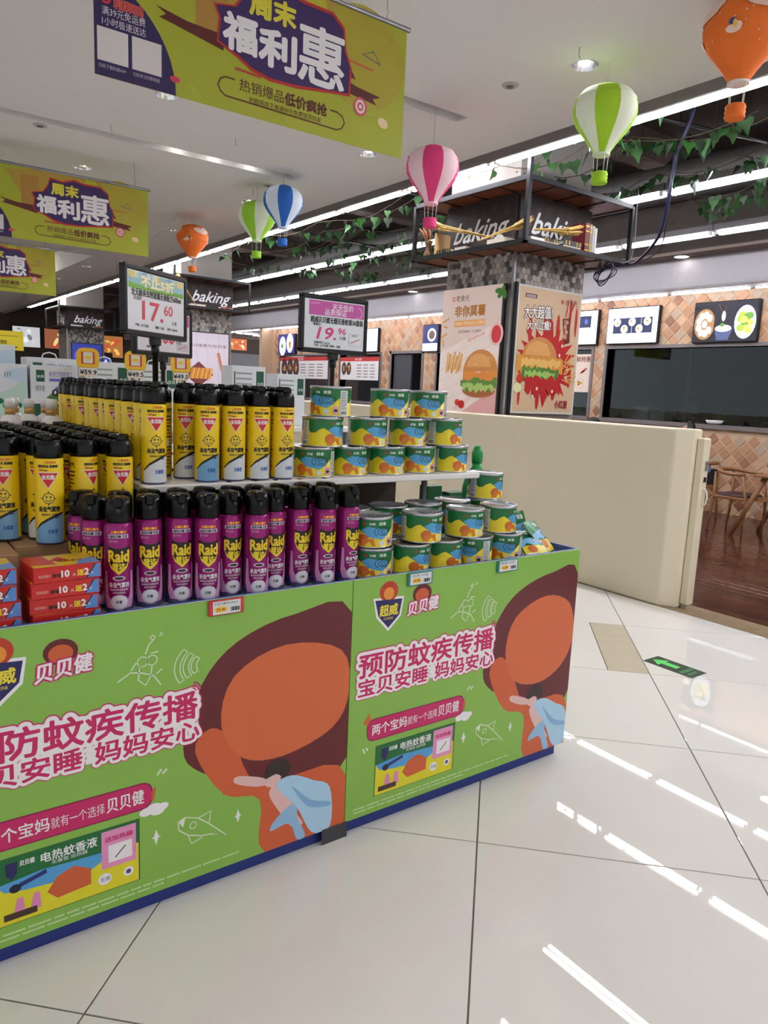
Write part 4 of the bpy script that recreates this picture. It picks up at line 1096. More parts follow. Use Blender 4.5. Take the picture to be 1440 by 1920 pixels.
    p.poly([bx(.33, .3), bx(.4, .5), bx(.52, .58), bx(.64, .45), bx(.64, .2), bx(.4, .16)], ORG, 4); p.ell(*bx(.46, .38), .028, .026, MANE, 3.9)
    p.text('电热蚊香液', X(.195), .206, .030, LILY, 5, .02, w=.14); p.text('无香型 加热器', X(.22), .192, .012, LILY, 5, w=.09)
    R(.72, .36, .98, .96, K(236, 150, 196), 4.5); R(.77, .44, .95, .72, LILY, 5); p.text('送加热器', X(.355), .205, .016, MAG, 5.5, .03, w=.075); p.stroke([bx(.82, .5), bx(.9, .65)], .003, BLACK, 6)
    p.poly([bx(.06, .92), bx(.14, .92), bx(.135, .74), bx(.1, .66), bx(.065, .74)], K(34, 34, 96), 5); p.text('贝贝健', X(.145), .215, .016, LILY, 5, .03, w=.035)
    p.ell(*bx(.12, .52), .014, .012, K(30, 30, 60), 5); p.stroke([bx(.15, .55), bx(.33, .64)], .012, K(40, 50, 120), 5)
    for u in (.15, .26): p.poly([bx(u - .05, .1), bx(u + .03, .12), bx(u + .02, .36), bx(u - .02, .36)], K(232, 140, 190), 5.2)
    p.rect(bx(.04, .06)[0], bx(0, .06)[1], bx(.26, 0)[0], bx(0, .16)[1], K(70, 50, 40), 5.6); p.ell(*bx(.74, .2), .018, .017, LILY, 5); p.text('无香', *bx(.705, .17), .014, K(30, 60, 110), 6); p.ell(*bx(.92, .2), .014, .014, LILY, 5); p.ell(*bx(.92, .2), .007, .007, K(90, 60, 120), 5.5)
    # fine print
    fp = K(196, 222, 160)
    for k in range(2):
        x = .004
        while x < (.75 if k else .5):
            w = R_.uniform(.02, .06); p.rect(X(x), .018 + .013 * k, X(x + w), .0235 + .013 * k, fp, 2.5); x += w + .006
for k, (x0, W) in enumerate(((1.29, 1.115), (0.12, 1.169))):
    H = .843
    bo = MB().box(x0 + .001, x0 + W - .001, DY0 - .006, DY0 - .0005, .052, .052 + H).build('printed_board', mat('board_edge', GREEN, .5), st)
    p = PR(.00022); board_art(p, W - .002, H)
    p.build('printed_face', bo, on_y(x0 + .001, DY0 - .0062, .052), INKG)
MB().box(DX0, .119, DY0 - .006, DY0 - .0005, .052, .895).build('plain_board', mat('board_edge', GREEN, .5), st)
MB().box(1.20, 1.30, DY0 - .0085, DY0 - .0082, .0, .056).build('packing_tape', mat('dark_tape', K(60, 62, 66), .25), st)
MB().box(DX0, DX1, DY0 - .0012, DY0 + .0, .888, .8975).build('clear_edging', mat('edge_strip', K(196, 206, 220), .2), st)
# shelf edge price tags
def price_tag(x, col, txt, k):
    t = MB().bbox(x, x + .108, DY0 - .016, DY0 - .0075, .851, .897, .003).build('price_tag', mat('tag_%d' % k, col, .4), st)
    p = PR(.0003); p.rect(.008 if k else .012, .004, .1 if k else .096, .042, K(226, 226, 228), 1)
    p.text('杀虫气雾剂 600ml' if k == 0 else '蚊香 36盘', .016, .032, .008, K(90, 90, 110), 2, w=.07)
    p.ell(.036, .018, .020, .009, K(240, 210, 60), 2); p.text(txt, .022, .013, .013, K(200, 60, 40), 3, .03, w=.028)
    for i in range(9): p.rect(.066 + .003 * i, .010, .0676 + .003 * i + .0006 * (i % 3), .022, BLACK, 2)
    p.build('printed_face', t, on_y(x, DY0 - .0162, .851))
price_tag(.797, K(206, 60, 70), '29.90', 0); price_tag(1.507, K(40, 140, 140), '19.96', 1); price_tag(1.928, K(40, 140, 140), '16.90', 2)

# ------------------------------------------------------------------ aerosol cans
m_blackp = mat('cap_black', K(7, 7, 8), .25, spec=.3)
PUR = K(150, 26, 112)
m_pur = mat('can_purple', PUR, .25, .35)
m_rimm = mat('can_rim', K(110, 110, 150), .3, .8)
def purple_can():
    r = root('aerosol_can', (0, 0, 0), 'x', 'aerosol can', 'purple insecticide cans')
    R = .0365
    MB().lathe([(R - .004, 0), (R - .001, .004), (R, .012), (R, .22), (R - .002, .228), (R - .006, .236)], 24, mi=[1, 1, 0, 0, 0]).build('can_body', [m_pur, m_rimm], r)
    p = PR(.00018)
    Y_ = K(240, 214, 40); PI_R = PI * R
    p.rect(-PI_R, .012, PI_R, .03, K(60, 44, 120), .6)
    for s in (-1, 1):
        p.poly([(s * .012, .014), (s * .03, .05), (s * .034, .11), (s * .040, .11), (s * .044, .04), (s * .036, .014)], K(214, 150, 196), 1)
    for i in range(5):
        p.ell(-.016 + .008 * i, .212, .0045, .004, (K(230, 120, 40), K(240, 190, 60))[i % 2], 2, 8)
    p.rect(-.026, .196, .026, .206, K(214, 200, 216), 2); p.text('强效灭蟑 灭蚁', -.0235, .1975, .0085, BLACK, 3, .03, w=.047)
    p.text('强力击杀', -.024, .186, .007, K(226, 170, 206), 2, w=.022)
    p.poly([(-.03, .176), (-.012, .170), (.012, .170), (.03, .176), (.028, .15), (.022, .126), (.0, .108), (-.022, .126), (-.028, .15)], BLACK, 2)
    p.poly([(-.028, .138), (-.020, .118), (0, .102), (.020, .118), (.028, .138), (.018, .124), (0, .112), (-.018, .124)], Y_, 2.4)
    p.text('Raid', -.0265, .136, .042, K(150, 20, 20), 3, .05, w=.053, nb=6); p.text('Raid', -.0265, .136, .042, Y_, 4, .035, w=.053, nb=6)
    p.text('雷达', -.016, .117, .018, Y_, 4, .05, w=.032)
    p.ell(0, .093, .012, .0035, BLACK, 3, 12); p.ell(0, .093, .017, .006, K(216, 190, 210), 2.4, 12)
    p.text('杀虫气雾剂', -.026, .070, .0145, WHITE, 3, .02, w=.052)
    p.text('有效杀灭蟑螂蚂蚁', -.024, .061, .006, WHITE, 3, w=.048); p.text('持效无香配方', -.016, .053, .006, WHITE, 3, w=.032)
    p.ell(0, .030, .024, .020, K(206, 190, 216), 2); p.ell(0, .031, .021, .017, K(236, 234, 240), 3); p.text('无香', -.009, .028, .008, BLACK, 4, .03, w=.016)
    p.build('printed_label', r, on_cyl(R + .0001), INKG, .006)
    c = MB().lathe([(R - .0045, .234), (R - .003, .238), (R - .0025, .272), (R - .004, .285), (R - .008, .294), (.012, .2975), (0, .298)], 24, skew=lambda k, q: (q.y * .12 if k > 2 else 0)).build('cap', m_blackp, r)
    MB().bbox(-.012, .012, -R - .002, -.004, .272, .300, .004).build('trigger', m_blackp, c)
    MB().lathe([(.006, 0), (.005, .008)], 10, M=Matrix.Translation((0, -R - .001, .268)) @ Matrix.Rotation(PI / 2, 4, 'X')).build('nozzle', mat('nozzle_grey', K(40, 40, 44), .4), c)
    return r
def yellow_can(blue):
    r = root('aerosol_can', (0, 0, 0), 'x', 'aerosol can', 'yellow insect spray cans')
    R = .0385
    YEL = K(246, 208, 22)
    MB().lathe([(R - .004, 0), (R - .001, .003), (R, .008), (R, .238), (R - .003, .244)], 24, mi=[1, 1, 0, 0]).build('can_body', [mat('can_yellow', YEL, .35), m_rimm], r)
    p = PR(.00018); P_ = PI * R
    low = K(120, 172, 214) if blue else K(222, 226, 232)
    p.poly([(-.040, .006), (.040, .006), (.040, .088), (.020, .080), (.0, .070), (-.02, .058), (-.040, .040)], low, 1)
    p.poly([(-.040, .040), (-.02, .058), (.0, .070), (.020, .080), (.040, .088), (.040, .092), (.018, .087), (-.004, .076), (-.022, .064), (-.040, .044)], BLACK, 2)
    p.text('无香型', -.004, .034, .013, K(30, 96, 180), 3, .03, w=.026)
    p.text('杀虫气雾剂', -.027, .096, .016, BLACK, 3, .04, w=.056); p.text('有效杀灭 蚊蝇', -.02, .084, .0065, BLACK, 3, .02, w=.04); p.text('蟑螂 蚂蚁', .002, .076, .0055, BLACK, 3, .02, w=.024)
    p.ell(0, .132, .0155, .0155, BLACK, 2, 20); p.ell(0, .132, .0135, .0135, K(240, 206, 40), 3, 20)
    p.ell(-.005, .136, .0025, .003, BLACK, 4, 8); p.ell(.005, .136, .0025, .003, BLACK, 4, 8); p.arc(0, .132, .008, PI + .4, 2 * PI - .4, .002, BLACK, 4, 6)
    for a in range(4): p.stroke([(.014 * math.cos(a * PI / 2), .132 + .014 * math.sin(a * PI / 2)), (.020 * math.cos(a * PI / 2), .132 + .020 * math.sin(a * PI / 2))], .0024, BLACK, 3)
    p.poly([(-.029, .204), (.029, .204), (0, .158)], WHITE, 2); p.poly([(-.0265, .2025), (.0265, .2025), (0, .161)], K(214, 30, 40), 3); p.text('全无敌', -.0165, .186, .0135, WHITE, 4, .04, w=.033)
    p.text('强效杀虫 驱蟑螂', -.026, .218, .0085, BLACK, 3, .04, w=.052); p.text('三倍压喷头', -.012, .229, .0085, K(222, 100, 40), 3, .02, w=.034); p.ell(-.018, .2105, .008, .002, K(200, 60, 40), 3, 8); p.ell(-.006, .2095, .007, .0015, BLACK, 3, 8)
    # back panel: small print in red and black
    for s in (-1, 1):
        u0 = s * .072 - .020
        p.text('杀虫气', u0, .212, .016, BLACK, 3, .03, w=.038)
        for i in range(16):
            p.rect(u0, .196 - .011 * i, u0 + R_.uniform(.022, .04), .200 - .011 * i, (K(60, 50, 30), K(60, 50, 30), K(214, 70, 40))[i % 3], 2)
        p.rect(u0 + .004, .10, u0 + .022, .125, WHITE, 3)
    p.build('printed_label', r, on_cyl(R + .0001), INKG, .006)
    c = MB().lathe([(R - .001, .242), (R, .246), (R - .001, .276), (R - .006, .288), (R - .009, .292)], 24).lathe([(R - .0095, .291), (R - .0095, .302), (R - .013, .307), (0, .307)], 20, (0, .003, 0)).build('cap', m_blackp, r)
    MB().bbox(-.013, .013, -R + .006, -.004, .288, .309, .004).build('trigger', m_blackp, c)
    return r
pc = purple_can(); yc_w = yellow_can(False); yc_b = yellow_can(True)
used = set()
def place(proto, loc, rz, lab, group=None):
    o = proto if proto.name not in used else copy_tree(proto)
    used.add(proto.name)
    o.location = loc; o.rotation_euler = (0, 0, rz); o['label'] = lab
    if proto is pc: o.scale = (1.03, 1.03, 1.07)
    if group: o['group'] = group
    return o
TZ = TR + .0022
fr = [.590, .679, .765, .838, .920, .993, 1.068, 1.162, 1.243, 1.337]
fy = [2.010, 2.03, 2.02, 1.99, 2.02, 1.985, 2.02, 2.03, 2.00, 2.005]
for k, x in enumerate(fr):
    place(pc, (x, fy[k], TZ), R_.uniform(-.30, .12), 'purple insecticide can with black cap, %s from the left in the front row' % NTH[k])
place(pc, (.545, 2.075, TZ), -.5, 'purple insecticide can at the left end, half hidden behind the first front can', 'purple insecticide cans')
place(pc, (.533, 2.153, TZ), -.9, 'purple insecticide can farthest left, beside the yellow cans, showing its side', 'purple insecticide cans')
for k, x in enumerate((.625, .71, .795, .88, .965, 1.05, 1.135, 1.225, 1.31)):
    place(pc, (x, 2.112 + .006 * (k % 2), TZ), R_.uniform(-.5, .5), 'purple can behind the front row, only its black cap showing, %s from left' % NTH[k], 'purple cans behind the front row')
for k, x in enumerate((.99, 1.08, 1.17, 1.26, 1.345)):
    place(pc, (x, 2.21 + .006 * (k % 2), TZ), R_.uniform(-.5, .5), 'purple can deep under the shelf in shadow, %s from left' % NTH[k], 'purple cans deep under the shelf')
# upper shelf
UZ = SHZ + .0003
up = [(.762, 2.225, 0, -.1), (.934, 2.225, 1, -.25), (1.025, 2.225, 0, -.25), (1.113, 2.225, 0, -.1), (1.204, 2.225, 0, -.05)]
for k, (x, y, b, a) in enumerate(up):
    place(yc_b if b else yc_w, (x, y, UZ), a, 'yellow insect spray can %s, %s from the left along the shelf front' % ('with blue lower part' if b else 'with white lower part', NTH[k]), 'yellow cans on the white shelf')
place(yc_w, (.902, 2.325, UZ), -.35, 'yellow insect spray can set back in the gap near the shelf left end', 'yellow cans on the white shelf')
place(yc_w, (.843, 2.40, UZ), 2.3, 'yellow insect spray can turned to show its small print, in the shelf gap', 'yellow cans on the white shelf')
for k in range(1, 12):
    place(yc_w, (.762 + .008 * (k % 2) - (.002 * k), 2.225 + .088 * k, UZ), -.2 + R_.uniform(-.15, .15) + (2 if k == 3 else 0), 'yellow insect spray can along the shelf left edge, %s behind the corner can' % NTH[k - 1], 'yellow cans along the shelf edge')
for k in range(0, 3):
    for j, x in enumerate((.985, 1.07, 1.155, 1.235)):
        place(yc_w, (x, 2.325 + .1 * k, UZ), R_.uniform(-.5, .5), 'mostly hidden yellow can on the shelf, %s row behind the front, %s from left' % (NTH[k], NTH[j]), 'yellow cans behind the shelf front row')
# lower block of yellow cans on cartons
LZ = 1.033
for k, (x0, x1, y0, y1) in enumerate(((.02, .36, 2.10, 2.6), (.362, .70, 2.195, 2.6), (.02, .36, 2.603, 2.9), (.362, .70, 2.603, 2.9))):
    t = root('carton', ((x0 + x1) / 2, (y0 + y1) / 2, TZ), 'brown cardboard carton under the yellow cans, ' + ['front left', 'front right', 'back left', 'back right'][k], 'carton', 'cartons under the cans', 0, True)
    MB().bbox(x0 + .002, x1 - .002, y0, y1, TZ, LZ - .003, .003).build('box', m_card, t)
    MB().box(x0 + .005, x1 - .005, (y0 + y1) / 2 - .02, (y0 + y1) / 2 + .02, LZ - .003, LZ - .0026).build('tape', mat('brown_tape', K(196, 160, 110), .3), t)
cols = [(.458, 2.200, -.25), (.560, 2.235, -.5), (.656, 2.215, -.1), (.362, 2.30, -.2), (.27, 2.27, -.2), (.18, 2.29, -.1)]
nm = ['nearest yellow can of the lower block, full label showing, beside the red boxes', 'yellow can in the lower block, second from the right in front', 'yellow can in the lower block at its right end, touching the white shelf', 'yellow can at the head of the third column from the right', 'yellow can at the head of the column near the picture edge', 'yellow can at the far left head of the lower block']
for c, (x, y, a) in enumerate(cols):
    k = 0
    while y + .083 * k < 2.86:
        lab = nm[c] if k == 0 else 'yellow insect spray can in the lower block, %s behind %s' % (NTH[k - 1], ['the nearest can', 'the second front can', 'the right end can', 'the third column head', 'the fourth column head', 'the far left head'][c])
        place(yc_b if (c, k) in ((0, 0), (0, 2), (3, 0)) else yc_w, (x - .004 * k, y + .083 * k, LZ), a + R_.uniform(-.1, .1) + (1.0 if (c, k) in ((1, 0), (2, 9)) else 0), lab, 'yellow cans of the lower block' if k == 0 else 'yellow cans behind column head %d' % c)
        k += 1

# ------------------------------------------------------------------ round coil tins
def tin():
    r = root('coil_tin', (0, 0, 0), 'x', 'tin', 'mosquito coil tins')
    R, H = .0725, .106
    sv = mat('tin_silver', K(196, 198, 204), .25, .85)
    MB().lathe([(R - .001, .0), (R + .0012, .001), (R + .0012, .004), (R, .005), (R, H - .009)], 32, mi=[1, 1, 1, 0]).build('tin_body', [mat('tin_print_base', K(236, 214, 40), .35), sv], r)
    l = MB().lathe([(R + .0002, H - .0095), (R + .0022, H - .009), (R + .0022, H - .001), (R + .001, H), (R - .003, H), (R - .004, H - .0035), (0, H - .0035)], 32).build('lid', sv, r)
    p = PR(.0002)
    G = K(22, 116, 58); P_ = PI * R
    n = 30
    top = [(-P_ + 2 * P_ * i / n, .058 + .010 * math.sin(i * 1.3)) for i in range(n + 1)]
    for i in range(n): p.raw([top[i], top[i + 1], (top[i + 1][0], H - .009), (top[i][0], H - .009)], [(0, 1, 2, 3)], G, 1)
    for off in (0, P_):
        s = lambda u: u + off
        p.poly([(s(-.045), .062), (s(-.02), .074), (s(.01), .07), (s(.05), .066), (s(.055), .045), (s(.03), .03), (s(.0), .036), (s(-.02), .04)], K(88, 168, 220), 2)
        p.ell(s(-.036), .030, .020, .018, K(214, 110, 44), 3, 16); p.poly([(s(-.05), .008), (s(-.04), .03), (s(.0), .034), (s(.008), .008), (s(-.004), .008), (s(-.012), .022), (s(-.022), .022), (s(-.028), .008)], K(226, 130, 40), 3.2)
        pts = [(s(.034) + (.004 + .0018 * a) * math.cos(a), .058 + (.0022 + .001 * a) * math.sin(a)) for a in [i * .45 for i in range(38)]]
        p.stroke(pts, .0022, BLACK, 4)
        p.rect(s(.052), .010, s(.072), .036, K(226, 160, 190), 3); p.ell(s(.062), .022, .008, .005, K(50, 46, 50), 4)
        p.ell(s(.028), .018, .009, .009, K(216, 224, 236), 3)
        p.text('蚊香', s(.018), .080, .012, K(226, 240, 226), 3, .03, w=.026); p.text('贝贝健', s(-.016), .080, .009, K(240, 230, 236), 3, .03, w=.02); p.ell(s(-.032), .084, .006, .006, K(150, 60, 40), 3, 8)
        p.rect(s(.078), .006, s(.112), .092, K(214, 218, 216), 4)
        for i in range(9): p.rect(s(.081), .084 - .007 * i, s(.081 + R_.uniform(.018, .028)), .0865 - .007 * i, K(120, 126, 126), 5)
        for i in range(8): p.rect(s(.082) + .003 * i, .010, s(.0836) + .003 * i, .02, BLACK, 5)
    p.build('printed_label', r, on_cyl(R + .0001), INKG, .008)
    return r
tn = tin()
row = ['bottom row on the shelf', 'middle row on the shelf', 'top row on the shelf']
for k, (x, a) in enumerate(((1.352, .35), (1.508, .9), (1.672, .8), (1.835, .45), (1.995, 1.25))):
    place(tn, (x, 2.262 + .012 * (k % 2), UZ), a - 1.0, 'round coil tin, %s from the left in the %s' % (NTH[k], row[0]))
for k, (x, a) in enumerate(((1.385, 1.35), (1.582, .95), (1.77, .7), (1.955, 1.45))):
    place(tn, (x, 2.262, UZ + .1065), a - 1.0, 'round coil tin, %s from the left in the %s' % (NTH[k], row[1]))
for k, (x, a) in enumerate(((1.415, -.15), (1.678, .55), (1.868, .25))):
    place(tn, (x, 2.262, UZ + .213), a - 1.0, 'round coil tin, %s from the left in the %s' % (NTH[k], row[2]))
LT = [(1.452, 2.02, 0, .5, 'first from left in the tray bottom row beside the purple cans'), (1.612, 2.015, 0, 1.1, 'second in the tray bottom row'), (1.772, 2.02, 0, 1.3, 'third in the tray bottom row'), (1.93, 2.02, 0, -.3, 'fourth in the tray bottom row'), (2.09, 2.02, 0, .2, 'fifth in the tray bottom row'),
      (1.452, 2.03, 1, .5, 'on the tray second layer beside the purple cans'), (1.668, 2.02, 1, 1.05, 'on the tray second layer with its lid in front'), (1.885, 2.03, 1, .8, 'on the tray second layer, third from left'), (2.075, 2.045, 1, 1.4, 'on the tray second layer at the right end'),
      (1.47, 2.19, 0, .4, 'in the tray back row at the left bottom'), (1.64, 2.19, 0, .4, 'in the tray back row, second at the bottom'), (1.81, 2.19, 0, .4, 'in the tray back row, third at the bottom'), (1.98, 2.20, 0, .4, 'in the tray back row, fourth at the bottom'), (2.145, 2.20, 0, .4, 'in the tray back row at the right bottom'),
      (1.47, 2.19, 1, 1.2, 'in the tray back row second layer at the left'), (1.64, 2.19, 1, 1.2, 'in the tray back row second layer in the middle'), (1.81, 2.19, 1, .2, 'in the tray back row second layer right of middle'), (1.98, 2.21, 1, .2, 'in the tray back row second layer below the shelf end'), (2.145, 2.20, 1, .2, 'in the tray back row second layer at the right'), (2.145, 2.20, 2, 1.35, 'highest on the tray stack beyond the shelf end')]
for x, y, l, a, wh in LT:
    place(tn, (x, y, TZ + .1065 * l), a - 1.0, 'round coil tin ' + wh)

# ------------------------------------------------------------------ red boxes
def red_box():
    r = root('refill_box', (0, 0, 0), 'x', 'box', 'red repellent refill boxes')
    W, D, H = .165, .13, .040
    RD = K(206, 40, 36)
    MB().bbox(-W / 2, W / 2, 0, D, 0, H, .0012).build('box', mat('box_red', RD, .4), r)
    p = PR(.00025)
    p.rect(.003, .003, W - .003, H - .003, RD, 1); p.poly([(W * .77, .003), (W - .003, .003), (W - .003, H - .003), (W * .90, H - .003), (W * .84, H * .6)], K(90, 140, 210), 2)
    p.poly([(W * .765, .003), (W * .785, .003), (W * .915, H - .003), (W * .895, H - .003)], BLACK, 2.5)
    p.text('10', .066, .011, .024, WHITE, 3, .04); p.text('片', .093, .011, .009, WHITE, 3); p.text('送', .104, .012, .017, K(246, 220, 40), 3, .04); p.text('2', .122, .011, .024, WHITE, 3, .04); p.text('片', .1375, .011, .009, WHITE, 3)
    p.text('电热蚊香片', .012, .014, .009, K(240, 190, 180), 3, w=.028); p.text('原味', .044, .012, .011, BLACK, 3, .03)
    p.build('printed_front', r, on_y(-W / 2, -.0001, 0), INKG)
    p = PR(.00025)
    p.rect(.002, .002, W - .002, D - .002, K(240, 196, 40), 1); p.poly([(.002, .03), (.06, .02), (.05, D - .002), (.002, D - .002)], K(222, 70, 60), 2); p.poly([(W * .62, .002), (W - .002, .002), (W - .002, .07), (W * .75, .05)], K(120, 160, 210), 2); p.poly([(W * .3, .06), (W * .5, .1), (W * .62, .05)], K(214, 50, 44), 3); p.text('电蚊香片', .07, .04, .018, K(110, 60, 30), 4, w=.06)
    p.build('printed_top', r, lambda u, v, h: (-W / 2 + u, v, H + .0001 + h), INKG)
    return r
rb = red_box()
for k in range(4):
    place(rb, (.432 + (.004, -.002, .002, .008)[k], 1.925 + .002 * (k % 2), TZ + .0405 * k), (.02, -.03, .01, .05)[k], 'red refill box beside the purple cans, ' + ['lowest', 'second', 'third', 'topmost'][k] + ' of its stack')
for k in range(4):
    place(rb, (.243 + (.004, .006, -.003, .0)[k], 1.925 + .006 * k, TZ + .0405 * k), (.02, .05, -.06, .02)[k], 'red refill box at the picture edge, ' + ['lowest', 'second', 'third', 'topmost'][k] + ' of the left stack')
# ------------------------------------------------------------------ pouches and green jug at the right end of the tray
def pouch(loc, rx, rz, lab):
    t = root('coil_pouch', loc, lab, 'pouch', 'foil coil pouches')
    t.rotation_euler = (rx, 0, rz)
    W, H = .115, .16
    N = 6; mb = MB(); vs = []
    for s in (-1, 1):
        for j in range(N + 1):
            for i in range(N + 1):
                u = i / N * 2 - 1; v = j / N
                th = .010 * (1 - u * u) * (4 * v * (1 - v)) ** .6 + .0008
                vs.append((u * W / 2, s * th, v * H))
    fs = []
    for s in range(2):
        b = s * (N + 1) ** 2
        for j in range(N):
            for i in range(N):
                a = b + j * (N + 1) + i
                fs.append((a, a + 1, a + N + 2, a + N + 1))
    mb.add(vs, fs, 0, True)
    mb.build('foil_bag', mat('pouch_green', K(24, 112, 56), .25, .2), t)
    p = PR(.0003)
    p.rect(.004, .004, W - .004, .06, K(240, 214, 50), 1); p.poly([(.004, .05), (.03, .075), (.06, .06), (W - .004, .08), (W - .004, .11), (.06, .105), (.004, .095)], K(110, 180, 226), 2)
    p.ell(.045, .04, .022, .02, K(214, 110, 44), 3); p.ell(.082, .088, .018, .012, BLACK, 3); p.ell(.082, .088, .012, .008, K(200, 210, 220), 4); p.ell(.082, .088, .006, .004, BLACK, 5)
    p.text('蚊香', .05, .125, .022, K(226, 236, 226), 3, .03); p.rect(.012, .012, .05, .02, K(246, 240, 230), 4)
    def fn(u, v, h):
        uu = u / W * 2 - 1; vv = v / H
        return (uu * W / 2, -(.010 * (1 - uu * uu) * max(0, 4 * vv * (1 - vv)) ** .6 + .0008) - .0006 - h, v)
    p.build('printed_label', t, fn, INKG, .012)
    return t
pouch((2.335, 1.985, TZ + .002), -.75, .35, 'shiny green and yellow foil pouch leaning at the tray right end, upright one')
pouch((2.225, 1.945, TZ + .002), -1.05, -.25, 'shiny foil pouch lying nearly flat in front of the others')
pouch((2.30, 2.10, TZ + .002), -.4, .1, 'green foil pouch standing behind the two front pouches')
t = root('green_jug', (2.3, 2.42, TZ), 'bright green plastic bottle with handle behind the tin stack', 'bottle', None, 0, True)
t['_w'] = 1
gm = mat('jug_green', K(20, 150, 70), .35)
MB().lathe([(.055, 0), (.06, .01), (.06, .22), (.045, .28), (.022, .31), (.022, .33)], 20, (2.30, 2.42, TZ)).build('bottle_body', gm, t)
MB().lathe([(.024, .33), (.026, .37), (.016, .405), (0, .407)], 14, (2.30, 2.42, TZ)).build('spray_cap', gm, t)
MB().tube([(2.36, 2.42, TZ + .26), (2.40, 2.42, TZ + .27), (2.425, 2.42, TZ + .24), (2.425, 2.42, TZ + .12), (2.36, 2.42, TZ + .10)], .011, 8).build('handle', gm, t)
p = PR(.0004); p.rect(-.03, .05, .03, .16, K(226, 214, 60), 1); p.ell(0, .12, .018, .02, K(206, 100, 44), 2)
p.build('printed_label', t, lambda u, v, h: (2.30 + (.0602 + h) * math.sin(u / .06 - .5), 2.42 - (.0602 + h) * math.cos(u / .06 - .5), TZ + v), INKG, .01)
for k, (x, y) in enumerate(((2.24, 2.66), (2.345, 2.62))):
    t = root('green_box', (x, y, TZ), 'small dark green carton at the back of the tray right end, ' + ['left one', 'right one'][k], 'box', 'small green cartons', 0, True)
    MB().bbox(x - .045, x + .045, y - .03, y + .03, TZ, TZ + .2 - .03 * k, .002).build('box', mat('dkgreen', K(16, 92, 50), .4), t)
    MB().box(x - .035, x + .035, y - .0312, y - .0302, TZ + .02, TZ + .08).build('printed_patch', mat('patch_yellow', K(226, 206, 70), .4), t)

